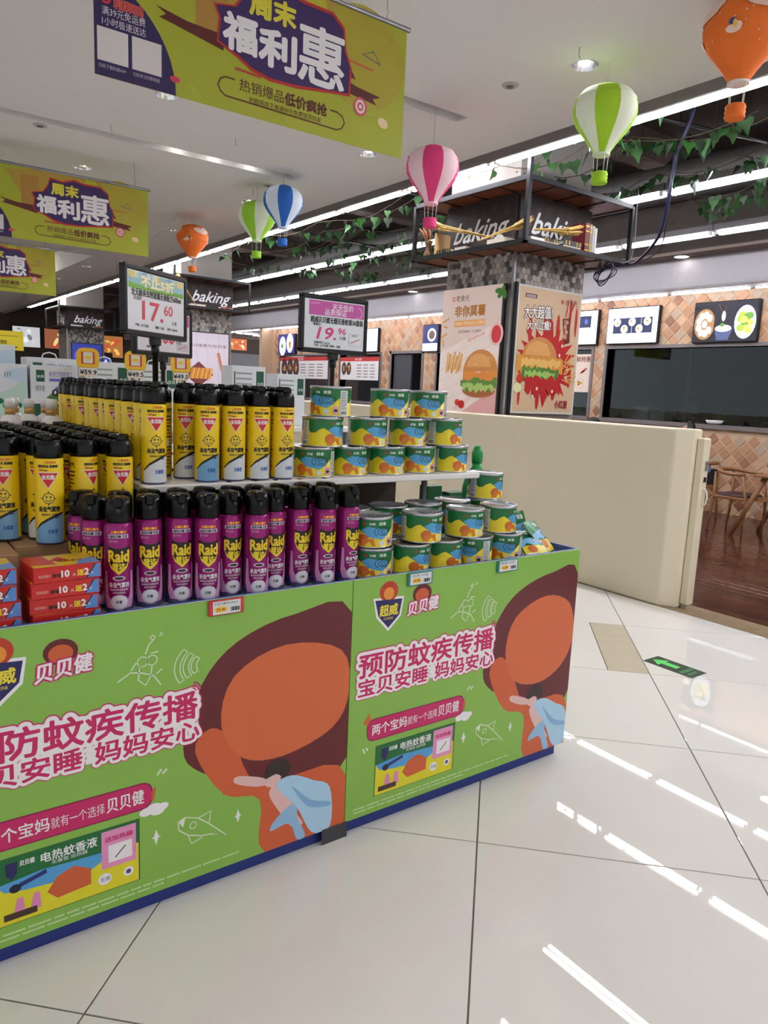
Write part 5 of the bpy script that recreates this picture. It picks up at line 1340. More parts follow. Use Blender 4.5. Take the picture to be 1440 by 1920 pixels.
# ------------------------------------------------------------------ hanging banners
BW, BH = 1.69, .665
BY = K(172, 176, 44); PURP = K(46, 30, 84); BRN = K(96, 34, 30)
def banner_art(p, left):
    p.rect(0, 0, BW, BH, BY, 1)
    p.poly([(.33, .62), (.58, BH), (1.52, BH), (1.45, .45), (1.2, .30), (.5, .36)], K(184, 150, 56), 1.3); p.poly([(.46, .30), (.46, .60), (.62, .60), (.62, .30)], K(178, 132, 54), 1.5); p.ell(1.40, .45, .28, .26, K(178, 164, 48), 1.4)
    p.poly([(1.05, BH), (1.16, BH), (1.18, .56), (1.06, .60)], K(190, 182, 52), 1.6)
    # navy quarter disc with contact text; the code squares stay plain
    pts = [(0, 0), (.365, 0)] + [(.365 * math.cos(a) if False else -.10 + .465 * math.cos(a), .0 + .44 * math.sin(a)) for a in [i * .115 for i in range(1, 12)]] + [(0, .43)]
    p.poly(pts, PURP, 2)
    for x, y in ((.012, .062), (.163, .062)):
        p.rect(x, y, x + .134, y + .136, K(222, 214, 212), 3)
    p.text('满39元免运费', .034, .252, .038, K(226, 216, 224), 3, w=.19); p.text('1小时极速送达', .034, .212, .036, K(226, 216, 224), 3, w=.192)
    p.text('扫码下载利群APP', .016, .034, .018, K(200, 190, 206), 3, w=.12); p.text('扫码关注利群商圈', .167, .036, .018, K(200, 190, 206), 3, w=.12)
    p.ell(.05, .32, .026, .026, K(206, 50, 60), 3); p.ell(.05, .32, .016, .016, PURP, 3.4); p.text('利群网商', .085, .29, .046, K(236, 110, 100), 3, .06, w=.13); p.text('利群网商', .085, .29, .046, K(150, 20, 40), 4, w=.13)
    p.ell(.36, .07, .024, .014, K(214, 60, 90), 3)
    if left:
        p.text('利群广场', .05, .585, .055, K(190, 40, 40), 3, .02, w=.22); p.text('LIQUN PLAZA', .05, .555, .022, K(150, 40, 40), 3, w=.22)
    # ribbon, burst, headline
    p.poly([(.27, .36), (.42, .335), (.60, .33), (.60, .26), (.46, .285), (.286, .315), (.32, .335)], BRN, 3)
    p.poly([(1.25, .33), (1.36, .30), (1.524, .282), (1.475, .262), (1.502, .236), (1.36, .25), (1.2, .27)], BRN, 3); p.poly([(1.2, .36), (1.36, .33), (1.30, .42)], K(120, 30, 34), 2.6)
    bur = [(.575, .30), (.585, .40), (.56, .45), (.66, .47), (.70, .52), (.73, .60), (.84, .585), (.95, .62), (1.03, .60), (1.2, .60), (1.27, .55), (1.285, .45), (1.32, .38), (1.315, .25), (1.18, .235), (1.0, .21), (.85, .205), (.75, .225), (.68, .26)]
    p.poly([(x + (x - .95) * .03, y + (y - .4) * .08) for x, y in bur], K(190, 40, 40), 4); p.poly(bur, K(58, 36, 96), 4.6)
    for s, x, y, h, w in (('福', .60, .295, .17, .17), ('利', .79, .275, .18, .20), ('惠', 1.01, .265, .30, .27)):
        p.text(s, x, y, h, K(240, 236, 238), 6, .045 if h < .2 else .022, w=w, nb=8)
    p.text('周末', .735, .475, .115, K(226, 214, 60), 6, .05, w=.25, nb=8)
    p.stroke([(.66, .20), (.80, .195)], .012, K(190, 70, 50), 3); p.stroke([(1.26, .42), (1.47, .405)], .012, K(200, 110, 60), 3)
    p.stroke([(1.40, .47), (1.47, .50), (1.52, .445)], .006, K(80, 110, 150), 3, True)
    # pill text
    pl_ = [(.66, .148)] + [(.61 + .042 * math.cos(a), .106 + .042 * math.sin(a)) for a in [PI / 2 + i * .4 for i in range(8)]] + [(.62, .062), (1.25, .054)]
    p.stroke([(.66, .148), (.61, .148), (.585, .135), (.572, .106), (.585, .08), (.61, .064), (1.25, .054), (1.28, .068), (1.297, .098), (1.283, .128), (1.25, .142), (1.205, .142)], .007, BRN, 3)
    p.text('热销爆品', .684, .110, .062, BRN, 3, w=.245); p.text('低价疯抢', .935, .108, .064, BRN, 3, .035, w=.25)
    p.text('利群网商下单满39元免费送货到家', .736, .066, .030, BRN, 3, w=.415)
    for r, c in ((.044, K(206, 90, 100)), (.032, K(236, 210, 206)), (.02, K(206, 90, 100)), (.010, K(236, 220, 214))): p.ell(1.395, .205, r, r * 1.1, c, 4 + (.044 - r) * 20)
    p.ell(1.55, .155, .036, .026, K(236, 206, 160), 4, 16, -.3)
for k, (xr, y, z0, wh) in enumerate(((2.675, 3.6, 2.812, 'nearest of the three, hung at the top of the picture'), (2.758, 8.17, 2.80, 'middle of the three'), (2.76, 12.4, 2.70, 'farthest of the three'))):
    x0 = xr - BW
    t = root('hanging_banner', (x0, y, z0), 'yellow green sale banner, ' + wh, 'banner', 'sale banners', 0, True)
    if k == 0:
        # slightly rippled sheet
        pass
    N = 16; mb = MB(); vs = []; fs = []
    for i in range(N + 1):
        u = i / N
        for s in (0, .003):
            for z in (0, BH): vs.append((x0 + BW * u, y + s + .0, z0 + z))
    for i in range(N):
        a = 4 * i
        fs += [(a, a + 4, a + 5, a + 1), (a + 2, a + 3, a + 7, a + 6), (a, a + 2, a + 6, a + 4), (a + 1, a + 5, a + 7, a + 3)]
    fs += [(0, 1, 3, 2), (4 * N, 4 * N + 2, 4 * N + 3, 4 * N + 1)]
    mb.add(vs, fs).build('sheet', mat('banner_cloth', K(180, 184, 60), .6), t)
    p = PR(.0006); banner_art(p, k == 1); p.build('printed_face', t, on_y(x0, y - .0005, z0))
    MB().tube([(x0 - .015, y + .001, z0 + BH + .012), (xr + .02, y + .001, z0 + BH + .012)], .014, 10).build('rail', mat('banner_rail', K(150, 150, 156), .3, .6), t)
    for x in (x0 + .22, xr - .14):
        MB().tube([(x, y, z0 + BH + .026), (x, y, z0 + BH + .05), (x + .012, y, z0 + BH + .062), (x, y, z0 + BH + .074), (x, y, CEIL)], .0022, 5).build('hanging_wire', m_greym, t)

# ------------------------------------------------------------------ paper hot-air balloons
def balloon(x, y, zt, colA, colB, lab, stripes=True, scale=1.0, rz=0.0, lean=(0, 0)):
    t = root('paper_balloon', (x, y, zt), lab, 'paper balloon', 'paper hot air balloons', rz)
    RR = .212 * scale; Hh = .42 * scale
    prof = [(.02, 0), (.09, -.006), (.16, -.035), (.20, -.085), (.212, -.145), (.205, -.20), (.175, -.255), (.13, -.31), (.09, -.36), (.062, -.40), (.055, -.42)]
    # ribbed paper: subdivide profile and ripple
    fine = []
    for i in range(len(prof) - 1):
        for s in range(3):
            f = s / 3; r = prof[i][0] + (prof[i + 1][0] - prof[i][0]) * f; z = prof[i][1] + (prof[i + 1][1] - prof[i][1]) * f
            fine.append((r, z))
    fine.append(prof[-1])
    fine = [(r * scale * (1.0 if k % 2 else .985), z * scale) for k, (r, z) in enumerate(fine)]
    n = 32
    def tinted(i):
        return (i // 4) % 2
    mA = mat('paper_' + lab.split()[0] + lab.split()[1], colA, .8); mB = mat('paper_white', K(232, 226, 222), .8)
    if stripes: mB = mat('paper_stripe_white_' + lab.split()[0], colB, .8)
    gores = {}
    for g in range(8):
        mb = MB(); vs = []; fs = []
        for (r, z) in fine:
            for i in range(5):
                a = 2 * PI * (g * 4 + i) / n
                vs.append((r * math.cos(a), r * math.sin(a), z))
        for k in range(len(fine) - 1):
            for i in range(4): fs.append((k * 5 + i, k * 5 + i + 1, k * 5 + 6 + i, k * 5 + 5 + i))
        mb.add(vs, fs, 0, True)
        mb.build('paper_panel', (mA if g % 2 == 0 else mB) if stripes else mA, t)
    MB().lathe([(.056 * scale, -.418 * scale), (.058 * scale, -.43 * scale), (.050 * scale, -.43 * scale)], 20).build('mouth_ring', mB, t)
    bz = -.535 * scale
    for i in range(4):
        a = PI / 4 + PI / 2 * i
        MB().tube([(.053 * scale * math.cos(a), .053 * scale * math.sin(a), -.425 * scale), (.047 * scale * math.cos(a), .047 * scale * math.sin(a), bz)], .0018, 4).build('basket_string', m_white, t)
    bk = MB(); pr = []
    for k in range(7): pr.append(((.055 if k % 2 else .050) * scale, bz - .012 * k * scale))
    bk.lathe([(.002, bz - .070 * scale)] + pr[::-1] , 16).build('basket', mA, t)
    MB().tube([(0, 0, 0), (0, 0, CEIL - zt - .02)], .0012, 4).build('string', m_greym, t)
    if not stripes:
        p = PR(.0012)
        rr = random.Random(3)
        def fn(u, v, h):
            z = v
            for (r0, z0_), (r1, z1_) in zip(prof, prof[1:]):
                if z0_ * scale >= z >= z1_ * scale:
                    f = (z0_ * scale - z) / max(1e-6, (z0_ - z1_) * scale); r = (r0 + (r1 - r0) * f) * scale; break
            else: r = .1
            return ((r + .003 + h) * math.cos(u), (r + .003 + h) * math.sin(u), z)
        CR = K(240, 206, 190)
        for a0 in (0.3, 2.0, 4.0, 5.2):
            p.ell(a0, -.10, .5, .034, CR, 1, 14); p.ell(a0 + .3, -.075, .32, .034, CR, 1.2, 12); p.ell(a0 - .3, -.085, .3, .03, CR, 1.4, 12); p.ell(a0 + .9, -.22, .2, .018, CR, 1, 12); p.ell(a0 + 1.0, -.21, .12, .018, CR, 1.2, 12)
        for i in range(60):
            u = rr.uniform(0, 6.28); v = -rr.uniform(.09, .28); s = .028
            p.poly([(u + s * (1 if j % 2 == 0 else .45) * math.cos(PI / 2 + j * PI / 5), v + s * .2 * (1 if j % 2 == 0 else .45) * math.sin(PI / 2 + j * PI / 5)) for j in range(10)], CR, 2)
        for a0 in (1.2, 3.2, 5.6): p.ell(a0, -.19, .10, .016, K(40, 70, 130), 3, 10); p.ell(a0 + .05, -.20, .05, .02, K(240, 190, 60), 3.2, 8)
        p.build('printed_clouds', t, fn, INK, .12)
    return t
balloon(3.90, 4.825, 3.41, K(232, 64, 130), K(244, 206, 216), 'pink and white striped paper balloon with basket', rz=.5)
balloon(4.225, 3.437, 3.548, K(168, 214, 44), K(232, 240, 214), 'lime green and white striped paper balloon above the shelf', rz=.35)
balloon(3.934, 7.365, 3.591, K(36, 100, 190), K(214, 226, 240), 'blue and white striped paper balloon in front of a green one', rz=.8)
balloon(3.92, 7.95, 3.53, K(150, 206, 50), K(226, 236, 206), 'green and white striped paper balloon hidden behind the blue one', rz=.2)
balloon(3.97, 9.985, 3.583, K(238, 116, 40), WHITE, 'small orange paper balloon with white clouds, far end of the row', False, rz=1.0)
balloon(4.07, 2.42, 3.665, K(238, 116, 40), WHITE, 'large orange paper balloon with white clouds and stars at upper right', False, rz=2.2)

# ------------------------------------------------------------------ price sign stands
def sign(a, b, z0, z1, pole_to, lab, art):
    """a, b: left and right ends (x, y) of the frame"""
    A, B = Vector((*a, 0)), Vector((*b, 0)); d = (B - A).normalized(); W = (B - A).length; H = z1 - z0
    nrm = Vector((d.y, -d.x, 0))
    mid = (A + B) / 2
    t = root('price_sign', (mid.x, mid.y, pole_to), lab, 'price sign', 'price signs', math.atan2(d.y, d.x))
    z0 -= pole_to; z1 -= pole_to
    MB().bbox(-W / 2, W / 2, -.008, .008, z0, z1, .006).build('back_plate', m_blackm, t)
    fr = MB().bbox(-W / 2 - .004, W / 2 + .004, -.013, .011, z1 - .014, z1 + .004, .004).bbox(-W / 2 - .004, W / 2 + .004, -.013, .011, z0 - .004, z0 + .014, .004)
    fr.bbox(-W / 2 - .004, -W / 2 + .013, -.013, .011, z0, z1, .004).bbox(W / 2 - .013, W / 2 + .004, -.013, .011, z0, z1, .004)
    fr.build('frame', m_blackm, t)
    MB().bbox(-.022, .022, -.011, .011, z0 - .03, z0, .004).build('clamp', m_blackm, t)
    MB().lathe([(.010, .004), (.010, z0 - .06), (.014, z0 - .058), (.014, z0 - .026)], 12).build('pole', m_blackm, t)
    MB().lathe([(.06, 0), (.06, .006), (.014, .010), (.012, .02)], 20).build('base', m_blackm, t)
    p = PR(.0004); art(p, W - .03, H - .03)
    p.build('printed_card', t, lambda u, v, h: (-W / 2 + .015 + u, -.0088 - h, z0 + .015 + v), INKG)
    return t
PK = K(226, 70, 100)
def art17(p, W, H):
    p.rect(0, 0, W, H, K(232, 232, 236), 1); p.rect(.004, H * .70, W - .004, H - .003, K(150, 196, 206), 2); p.poly([(.004, H * .70), (W - .004, H * .70), (W - .004, H * .78), (W * .5, H * .74), (.004, H * .80)], K(120, 180, 70), 2.3)
    for i in range(5): p.ell(W * (.08 + .21 * i), H * .93, .02, .012, (K(226, 206, 120), K(120, 170, 210))[i % 2], 2.4, 10)
    p.text('五一大促', W * .1, H * .90, .020, K(246, 246, 230), 3, .03, w=W * .4); p.text('不止5折', W * .22, H * .77, .036, K(226, 200, 60), 3, .10, w=W * .58); p.text('不止5折', W * .22, H * .77, .036, K(246, 246, 226), 4, .04, w=W * .58); p.text('GO', W * .76, H * .90, .016, K(246, 240, 200), 4, .04)
    p.text('全无敌杀虫剂流通无香配方600ml', W * .06, H * .60, .024, BLACK, 3, .03, w=W * .88); p.text('活动价', W * .09, H * .52, .015, BLACK, 3, .01)
    p.text('17.', W * .24, H * .20, .085, PK, 3, .02, w=W * .36); p.text('60', W * .62, H * .33, .048, PK, 3, .01, w=W * .16); p.text('元/瓶', W * .76, H * .18, .014, BLACK, 3)
    p.text('产地：辽宁沈阳', W * .12, H * .07, .010, BLACK, 3, .02); p.text('规格：无香', W * .46, H * .07, .010, BLACK, 3, .02); p.text('货号：001538', W * .68, H * .07, .010, BLACK, 3, .02)
def art19(p, W, H):
    p.rect(0, 0, W, H, K(232, 234, 238), 1); p.rect(W * .07, H * .68, W - .003, H - .004, K(206, 90, 170), 2)
    p.text('天天低价', W * .45, H * .83, .026, K(246, 226, 240), 3, .02, w=W * .36); p.text('品质保证', W * .33, H * .71, .026, K(246, 226, 240), 3, .02, w=W * .36); p.arc(W * .88, H * .80, .022, -2, 1.6, .004, K(236, 170, 214), 3); p.rect(W * .09, H * .90, W * .24, H * .94, K(226, 130, 196), 3)
    p.text('超威贝贝健无烟无香蚊香36盘装', W * .10, H * .54, .026, BLACK, 3, .025, w=W * .88); p.text('零售价', W * .14, H * .47, .012, BLACK, 3, .02)
    p.text('19.', W * .20, H * .20, .066, K(226, 60, 130), 3, .02, w=W * .32, shear=.2); p.text('96', W * .56, H * .32, .036, K(226, 60, 130), 3, .01, w=W * .13); p.text('元/罐', W * .58, H * .22, .014, BLACK, 3)
    p.rect(W * .74, H * .10, W * .97, H * .35, K(190, 190, 196), 2); p.rect(W * .745, H * .107, W * .965, H * .343, K(236, 236, 240), 3); p.stroke([(W * .77, H * .16), (W * .93, H * .25)], .003, K(200, 60, 90), 4); p.text('会员价', W * .79, H * .30, .010, BLACK, 4)
    p.text('促销时间 4.26-5.5', W * .16, H * .10, .010, BLACK, 3, .02); p.text('产地：辽宁沈阳  规格：无烟', W * .16, H * .04, .010, BLACK, 3, .02)
def art17b(p, W, H):
    p.rect(0, 0, W, H, K(224, 222, 228), 1); p.rect(.004, H * .7, W - .004, H - .004, K(206, 80, 150), 2); p.text('17.60', W * .2, H * .22, .08, PK, 3, .02, w=W * .5, shear=.2); p.text('元/瓶', W * .72, H * .22, .016, BLACK, 3)
    p.rect(W * .74, H * .05, W * .97, H * .25, K(200, 200, 206), 3); p.stroke([(W * .77, H * .1), (W * .94, H * .2)], .003, PK, 4); p.text('促销时间 4.26-5.5', W * .16, H * .08, .010, BLACK, 3, .02)
sign((.742, 2.45), (1.022, 2.65), 1.645, 1.862, SHZ, 'black framed price sign reading 17.60 on the white shelf, left one in front', art17)
sign((1.485, 2.62), (1.80, 2.62), 1.642, 1.862, SHZ, 'black framed price sign with pink band reading 19.96', art19)
sign((.965, 3.05), (1.27, 3.22), 1.605, 1.80, SHZ, 'black framed price sign half hidden behind the 17.60 sign', art17b)

# ------------------------------------------------------------------ goods behind: toiletry bottles, milk cartons, price talkers
t = root('carton', (.35, 3.25, TZ), 'brown carton under the white bottles', 'carton', 'cartons under the cans', 0, True)
MB().bbox(.02, .70, 2.925, 3.55, TZ, 1.186, .003).build('box', m_card, t)
MB().box(.02, .70, 3.2, 3.25, 1.186, 1.1864).build('tape', mat('brown_tape', K(196, 160, 110), .3), t)
def lotion(tint, lab, loc):
    t = root('lotion_bottle', loc, lab, 'bottle', 'white lotion bottles')
    MB().lathe([(.034, 0), (.037, .006), (.037, .135), (.034, .15), (.018, .163), (.016, .168)], 22, mi=[1, 1, 0, 0, 0]).build('bottle_body', [mat('lotion_white', K(246, 242, 240), .35), mat('lotion_tint_%d' % tint, (K(206, 160, 226), K(246, 200, 200), K(220, 180, 230))[tint], .35)], t)
    MB().lathe([(.0175, .166), (.0178, .19)], 18).build('gold_collar', mat('collar_gold', K(206, 164, 100), .35, .4), t)
    MB().lathe([(.0182, .19), (.0182, .214), (.016, .222), (.012, .224), (0, .2245)], 18).build('cap', mat('cap_white', K(240, 236, 232), .35), t)
    p = PR(.0003); c = (K(60, 50, 60), K(190, 90, 80), K(70, 50, 70))[tint]
    p.stroke([(-.012, .10), (.004, .135)], .0022, c, 1); p.stroke([(-.010, .132), (.010, .098)], .0022, c, 1); p.stroke([(.004, .12), (.012, .138)], .0018, c, 1)
    p.build('printed_mark', t, on_cyl(.0372), INKG, .008)
    t.rotation_euler = (0, 0, R_.uniform(-.5, .1))
for k, (x, y, c) in enumerate(((.41, 3.10, 0), (.47, 3.18, 0), (.50, 3.01, 2), (.545, 3.19, 0), (.58, 3.09, 0), (.635, 2.985, 1), (.655, 3.17, 1), (.66, 3.07, 1))):
    lotion(c, 'white lotion bottle with gold collar, %s from the left behind the yellow cans' % NTH[k], (x, y, 1.1868))
gond = root('goods_table', (1.5, 4.6, 0), 'low white table behind the promotion stand carrying milk cartons', 'table', None, 0, True)
MB().bbox(.2, 2.75, 4.05, 5.2, 1.22, 1.25, .003).build('table_top', m_shelf, gond)
for x in (.25, 2.7):
    for y in (4.1, 5.15): MB().box(x - .025, x + .025, y - .025, y + .025, 0, 1.22).build('leg', m_greym, gond)
MB().box(.26, 2.69, 5.0, 5.02, .1, 1.22).build('back_sheet', m_shelf, gond)
m_milk = mat('carton_white', K(222, 224, 228), .4)
def milk(x, y, z, w, h, d, style, lab, handle=True):
    t = root('milk_carton', (x, y, z), lab, 'milk carton', 'milk gift cartons')
    MB().bbox(0, w, 0, d, 0, h, .002).build('box', m_milk, t)
    p = PR(.0003); GR = K(20, 84, 60)
    if style == 0:
        p.rect(w * .12, h * .72, w * .30, h * .92, GR, 1); p.text('金典', w * .135, h * .79, w * .075, K(210, 226, 214), 2, .02, w=w * .15); p.text('纯牛奶', w * .10, h * .56, h * .12, K(60, 60, 66), 1, w=w * .2)
        p.text('新西兰原装进口', w * .40, h * .82, h * .10, K(110, 100, 190), 1, w=w * .5); p.rect(w * .40, h * .73, w * .90, h * .78, K(120, 110, 200), 1)
        p.poly([(w * .32, h * .44), (w * .5, h * .56), (w * .8, h * .56), (w * .88, h * .46), (w * .6, h * .38)], K(84, 130, 70), 1); p.poly([(w * .44, h * .56), (w * .56, h * .64), (w * .7, h * .66), (w * .84, h * .58), (w * .6, h * .54)], K(84, 110, 180), 1.5); p.ell(w * .54, h * .53, w * .09, h * .06, K(30, 30, 36), 2); p.ell(w * .52, h * .54, w * .025, h * .03, WHITE, 3)
        p.rect(0.002, .002, w - .002, h * .34, GR, .8)
    elif style == 1:
        p.poly([(w * .3, .03), (w - .004, .03), (w - .004, h * .8), (w * .7, h * .6), (w * .45, h * .5)], K(190, 220, 204), 1); p.poly([(w * .5, h * .75), (w - .004, h * .7), (w - .004, h * .95), (w * .6, h * .9)], K(196, 216, 232), 1.2)
        p.rect(w * .18, h * .50, w * .34, h * .66, GR, 2); p.text('金典', w * .19, h * .55, w * .07, K(220, 230, 222), 3, w=w * .13)
        for i in range(9): p.ell(w * (.1 + .09 * i), h * (.32 + .05 * math.sin(i * 2)), w * .06, h * .05, (K(20, 110, 84), K(70, 150, 100))[i % 2], 2 + .1 * i, 8, i)
        for i in range(3): p.stroke([(w * (.55 + .05 * i), h * .78), (w * (.57 + .05 * i), h * .86)], .003, K(60, 90, 70), 2)
    else:
        p.rect(w * .72, h * .60, w * .95, h * .92, GR, 1); p.text('金典', w * .75, h * .68, w * .1, K(220, 230, 222), 2, w=w * .18)
        for i in range(5): p.rect(w * .12, h * (.86 - .09 * i), w * .6, h * (.89 - .09 * i), K(150, 160, 156), 1)
        p.rect(w * .06, h * .5, w * .10, h * .9, K(80, 80, 86), 1)
    p.build('printed_front', t, on_y(0, -.0002, 0))
    if handle:
        MB().tube([(w * .35, d * .4, h), (w * .38, d * .4, h + .022), (w * .5, d * .4, h + .032), (w * .62, d * .4, h + .022), (w * .65, d * .4, h)], .004, 6).build('handle', m_white, t)
milk(.80, 4.20, 1.251, .225, .30, .16, 0, 'white milk carton with green badge, purple line and cow picture')
milk(.55, 4.20, 1.251, .235, .30, .16, 1, 'white milk carton with green leaves, at the left picture edge', False)
milk(.53, 4.42, 1.251, .24, .40, .16, 1, 'taller white milk carton with faint green meadow, behind the leafy one', False)
milk(.83, 4.45, 1.251, .26, .345, .16, 0, 'white milk carton standing behind the cow picture carton')
milk(1.13, 4.45, 1.251, .26, .34, .16, 2, 'white milk carton with arched handle, third along the back')
milk(1.42, 4.45, 1.251, .26, .34, .16, 2, 'white milk carton hidden behind the yellow cans, fourth along the back')
milk(1.93, 4.22, 1.251, .225, .36, .16, 2, 'pale green milk carton side with small print, left of the pink price sign pole', False)
milk(2.24, 4.22, 1.251, .20, .325, .16, 2, 'pale milk carton seen behind the top left coil tin', False)
m_talk = mat('talker_yellow', K(240, 190, 40), .4)
for k, (x, txt) in enumerate(((1.06, '¥59.9'), (1.308, '¥49.5'), (1.562, '¥49.5'))):
    t = root('price_talker', (x, 4.0, 1.251), 'yellow rounded price talker reading %s, %s of three above the cans' % (txt.replace('¥', ''), ['left', 'middle', 'right'][k]), 'price tag', 'yellow price talkers', 0)
    t.location = (x, 4.10, 1.251)
    MB().tube([(0, .006, 0), (0, .006, .32)], .004, 6).build('stem', m_white, t)
    p0 = PR(); p0.rrect(-.058, .29, .058, .40, .035, (0, 0, 0)); pts = p0.it[0][0]
    MB().prism(pts, lambda u, v: (u, 0, v), lambda u, v: (u, -.004, v)).box(-.045, .045, -.004, 0, .255, .30).build('plate', m_talk, t)
    p = PR(.0004); p.rect(-.045, .258, .045, .298, K(232, 226, 216), 1); p.text(txt, -.042, .264, .034, BLACK, 2, .03, w=.084); p.rect(-.034, .318, .034, .38, K(206, 60, 50), 1); p.rect(-.024, .322, .024, .378, K(226, 220, 200), 2); p.ell(0, .352, .018, .010, K(240, 200, 60), 3)
    p.build('printed_card', t, lambda u, v, h: (u, -.0042 - h, v), INKG)
t = root('price_sheet', (.72, 4.62, 1.25), 'yellow price sheet reading 49.90 above the milk cartons at the left edge', 'price sheet', None)
MB().box(-.13, .13, 0, .003, .38, .485).build('sheet', mat('sheet_yellow', K(246, 222, 50), .5), t)
MB().tube([(0, .006, 0), (0, .006, .44)], .004, 6).build('stem', m_white, t)
p = PR(.0004); p.text('49.90', -.03, .41, .034, K(90, 80, 30), 1, .01); p.text('¥', -.06, .41, .034, K(90, 80, 30), 1); p.rect(-.1, .455, .1, .46, K(190, 160, 40), 1); p.rect(.07, .395, .10, .40, K(60, 60, 40), 1)
p.build('printed_text', t, lambda u, v, h: (u, -.0003 - h, v))

# ------------------------------------------------------------------ exit sticker on the floor
t = root('floor_sticker', (3.795, 2.245, 0), 'dark green floor sticker with bright arrow and small white lettering', 'floor sticker', None, 0, True)
MB().box(3.72, 3.872, 2.088, 2.40, .0002, .0012).build('vinyl_sheet', mat('sticker_dark', K(20, 52, 34), .35), t)
p = PR(.0002); AG = K(96, 226, 110)
fnf = lambda u, v, h: (3.72 + u, 2.088 + v, .0013 + h)
p.poly([(.076, .295), (.135, .225), (.10, .225), (.10, .13), (.055, .13), (.055, .225), (.018, .225)], AG, 1)
vs, fs = text_mesh('安全出口', 0); 
def tx(body, cx, cy, h, w):
    vs, fs = text_mesh(body, 0); x0 = min(v[0] for v in vs); x1 = max(v[0] for v in vs)
    p.raw([(cx + (-(v[0] - (x0 + x1) / 2) * w / (x1 - x0)) * -1, cy + v[1] * h) for v in vs], fs, AG, 1)
tx('安全出口', .076, .07, .03, .11); tx('EXIT', .076, .03, .026, .08)
p.build('printed_arrow', t, fnf)

# ------------------------------------------------------------------ ivy hung under the open ceiling
m_leaf = [mat('ivy_leaf_%d' % i, K(*c), .5, noise=.15, nscale=20) for i, c in enumerate(((30, 68, 24), (44, 92, 32), (22, 50, 22)))]
m_stem = mat('ivy_stem', K(70, 62, 44), .8)
def leaf_mesh(m):
    pts = [(0, 0), (.30, .10), (.50, .0), (.44, -.30), (.22, -.50), (0, -1.0), (-.22, -.50), (-.44, -.30), (-.50, .0), (-.30, .10)]
    vs = [(x * .115, .012 * (1 - abs(x) * 2.2) , z * .115) for x, z in pts] + [(0, .016, -.04)]
    n = len(pts)
    return MB().add(vs, [(i, (i + 1) % n, n) for i in range(n)], 0, True).mesh('leaf', m)
LM = [leaf_mesh(m) for m in m_leaf]
rv = random.Random(11)
VINES = []
for k in range(7):     # near the right part of the picture
    VINES.append((rv.uniform(5.35, 8.8), rv.uniform(2.6, 3.6), rv.uniform(4.8, 6.6), 24))
for k in range(9):     # running along the aisle behind the shelf
    VINES.append((5.5 + .36 * k + rv.uniform(-.1, .1), rv.uniform(6.8, 7.6), rv.uniform(12.5, 14), 26))
WV = ['farthest to the right', 'near the green balloon', 'above the lamp rows', 'beside the blue cable', 'near the kitchen side', 'above the shelf corner', 'at the upper right edge', 'nearest the white ceiling', 'second along the aisle', 'third along the aisle', 'fourth along the aisle', 'fifth along the aisle', 'sixth along the aisle', 'seventh along the aisle', 'eighth along the aisle', 'ninth along the aisle']
for k, (x, y0, y1, nl) in enumerate(VINES):
    zb = 3.86 if k < 7 else 3.80
    t = root('ivy_vine', (x, y0, zb), 'trailing ivy vine under the open ceiling, ' + WV[k], 'vine', 'ivy vines', 0, True)
    n = 14; path = []
    ph = rv.uniform(0, 6)
    dx = rv.uniform(-1.2, 1.2) if k < 7 else rv.uniform(-.3, .3)
    for i in range(n + 1):
        f = i / n
        path.append(Vector((x + dx * (f - .5) + .10 * math.sin(6 * f + ph), y0 + (y1 - y0) * f, zb - .16 * abs(math.sin(PI * f * (2 + k % 2))) + .03 * math.sin(11 * f + ph))))
    MB().tube(path, .0045, 5).build('stem', m_stem, t)
    for i in range(2):
        q = path[3 + 7 * i]; MB().tube([q, (q.x, q.y, 4.5)], .0015, 4).build('hanging_cord', m_blackm, t)
    for i in range(nl):
        f = rv.random() * (n - 1); a = int(f); q = path[a].lerp(path[a + 1], f - a)
        o = obj('leaf', LM[rv.choice((0, 0, 1, 2))], t)
        s = rv.uniform(.7, 1.25)
        L = Matrix.Translation(q + Vector((rv.uniform(-.05, .05), rv.uniform(-.05, .05), rv.uniform(-.07, .0)))) @ Matrix.Rotation(rv.uniform(0, 6.28), 4, 'Z') @ Matrix.Rotation(rv.uniform(-.6, .6), 4, 'X') @ Matrix.Rotation(rv.uniform(-.4, .4), 4, 'Y') @ Matrix.Scale(s, 4)
        o.matrix_local = L
        o.matrix_parent_inverse = Matrix.Translation(t.location).inverted()
        o.matrix_basis = L

# cables
def cable(name, path, r, m, lab):
    o = root(name, path[0], lab, 'cable', None, 0, True)
    P = [Vector(p) for p in path]; out = []
    for i in range(len(P) - 1):
        p0 = P[max(0, i - 1)]; p1 = P[i]; p2 = P[i + 1]; p3 = P[min(len(P) - 1, i + 2)]
        for s in range(6):
            f = s / 6
            out.append(0.5 * ((2 * p1) + (-p0 + p2) * f + (2 * p0 - 5 * p1 + 4 * p2 - p3) * f * f + (-p0 + 3 * p1 - 3 * p2 + p3) * f ** 3))
    out.append(P[-1])
    MB().tube(out, r, 6).build('sheath', m, o)
    return o
m_cb = mat('cable_blue', K(14, 16, 62), .4); m_ck = mat('cable_black', K(24, 22, 28), .5); m_cp = mat('cable_purple', K(60, 54, 84), .5)
cable('blue_cable', [(6.0, 3.93, 4.15), (6.0, 3.95, 3.93), (6.0, 4.07, 3.63), (6.0, 4.10, 3.29), (6.2, 4.3, 3.02), (6.6, 4.8, 2.9), (6.76, 5.05, 2.93)], .015, m_cb, 'thick dark blue cable dropping from the ceiling to the shelf corner')
cable('black_cable', [(6.1, 4.0, 4.1), (6.2, 4.2, 3.6), (6.3, 4.3, 3.2), (6.5, 4.5, 2.95), (6.76, 5.03, 2.9)], .006, m_ck, 'thin black cable hanging beside the blue one')
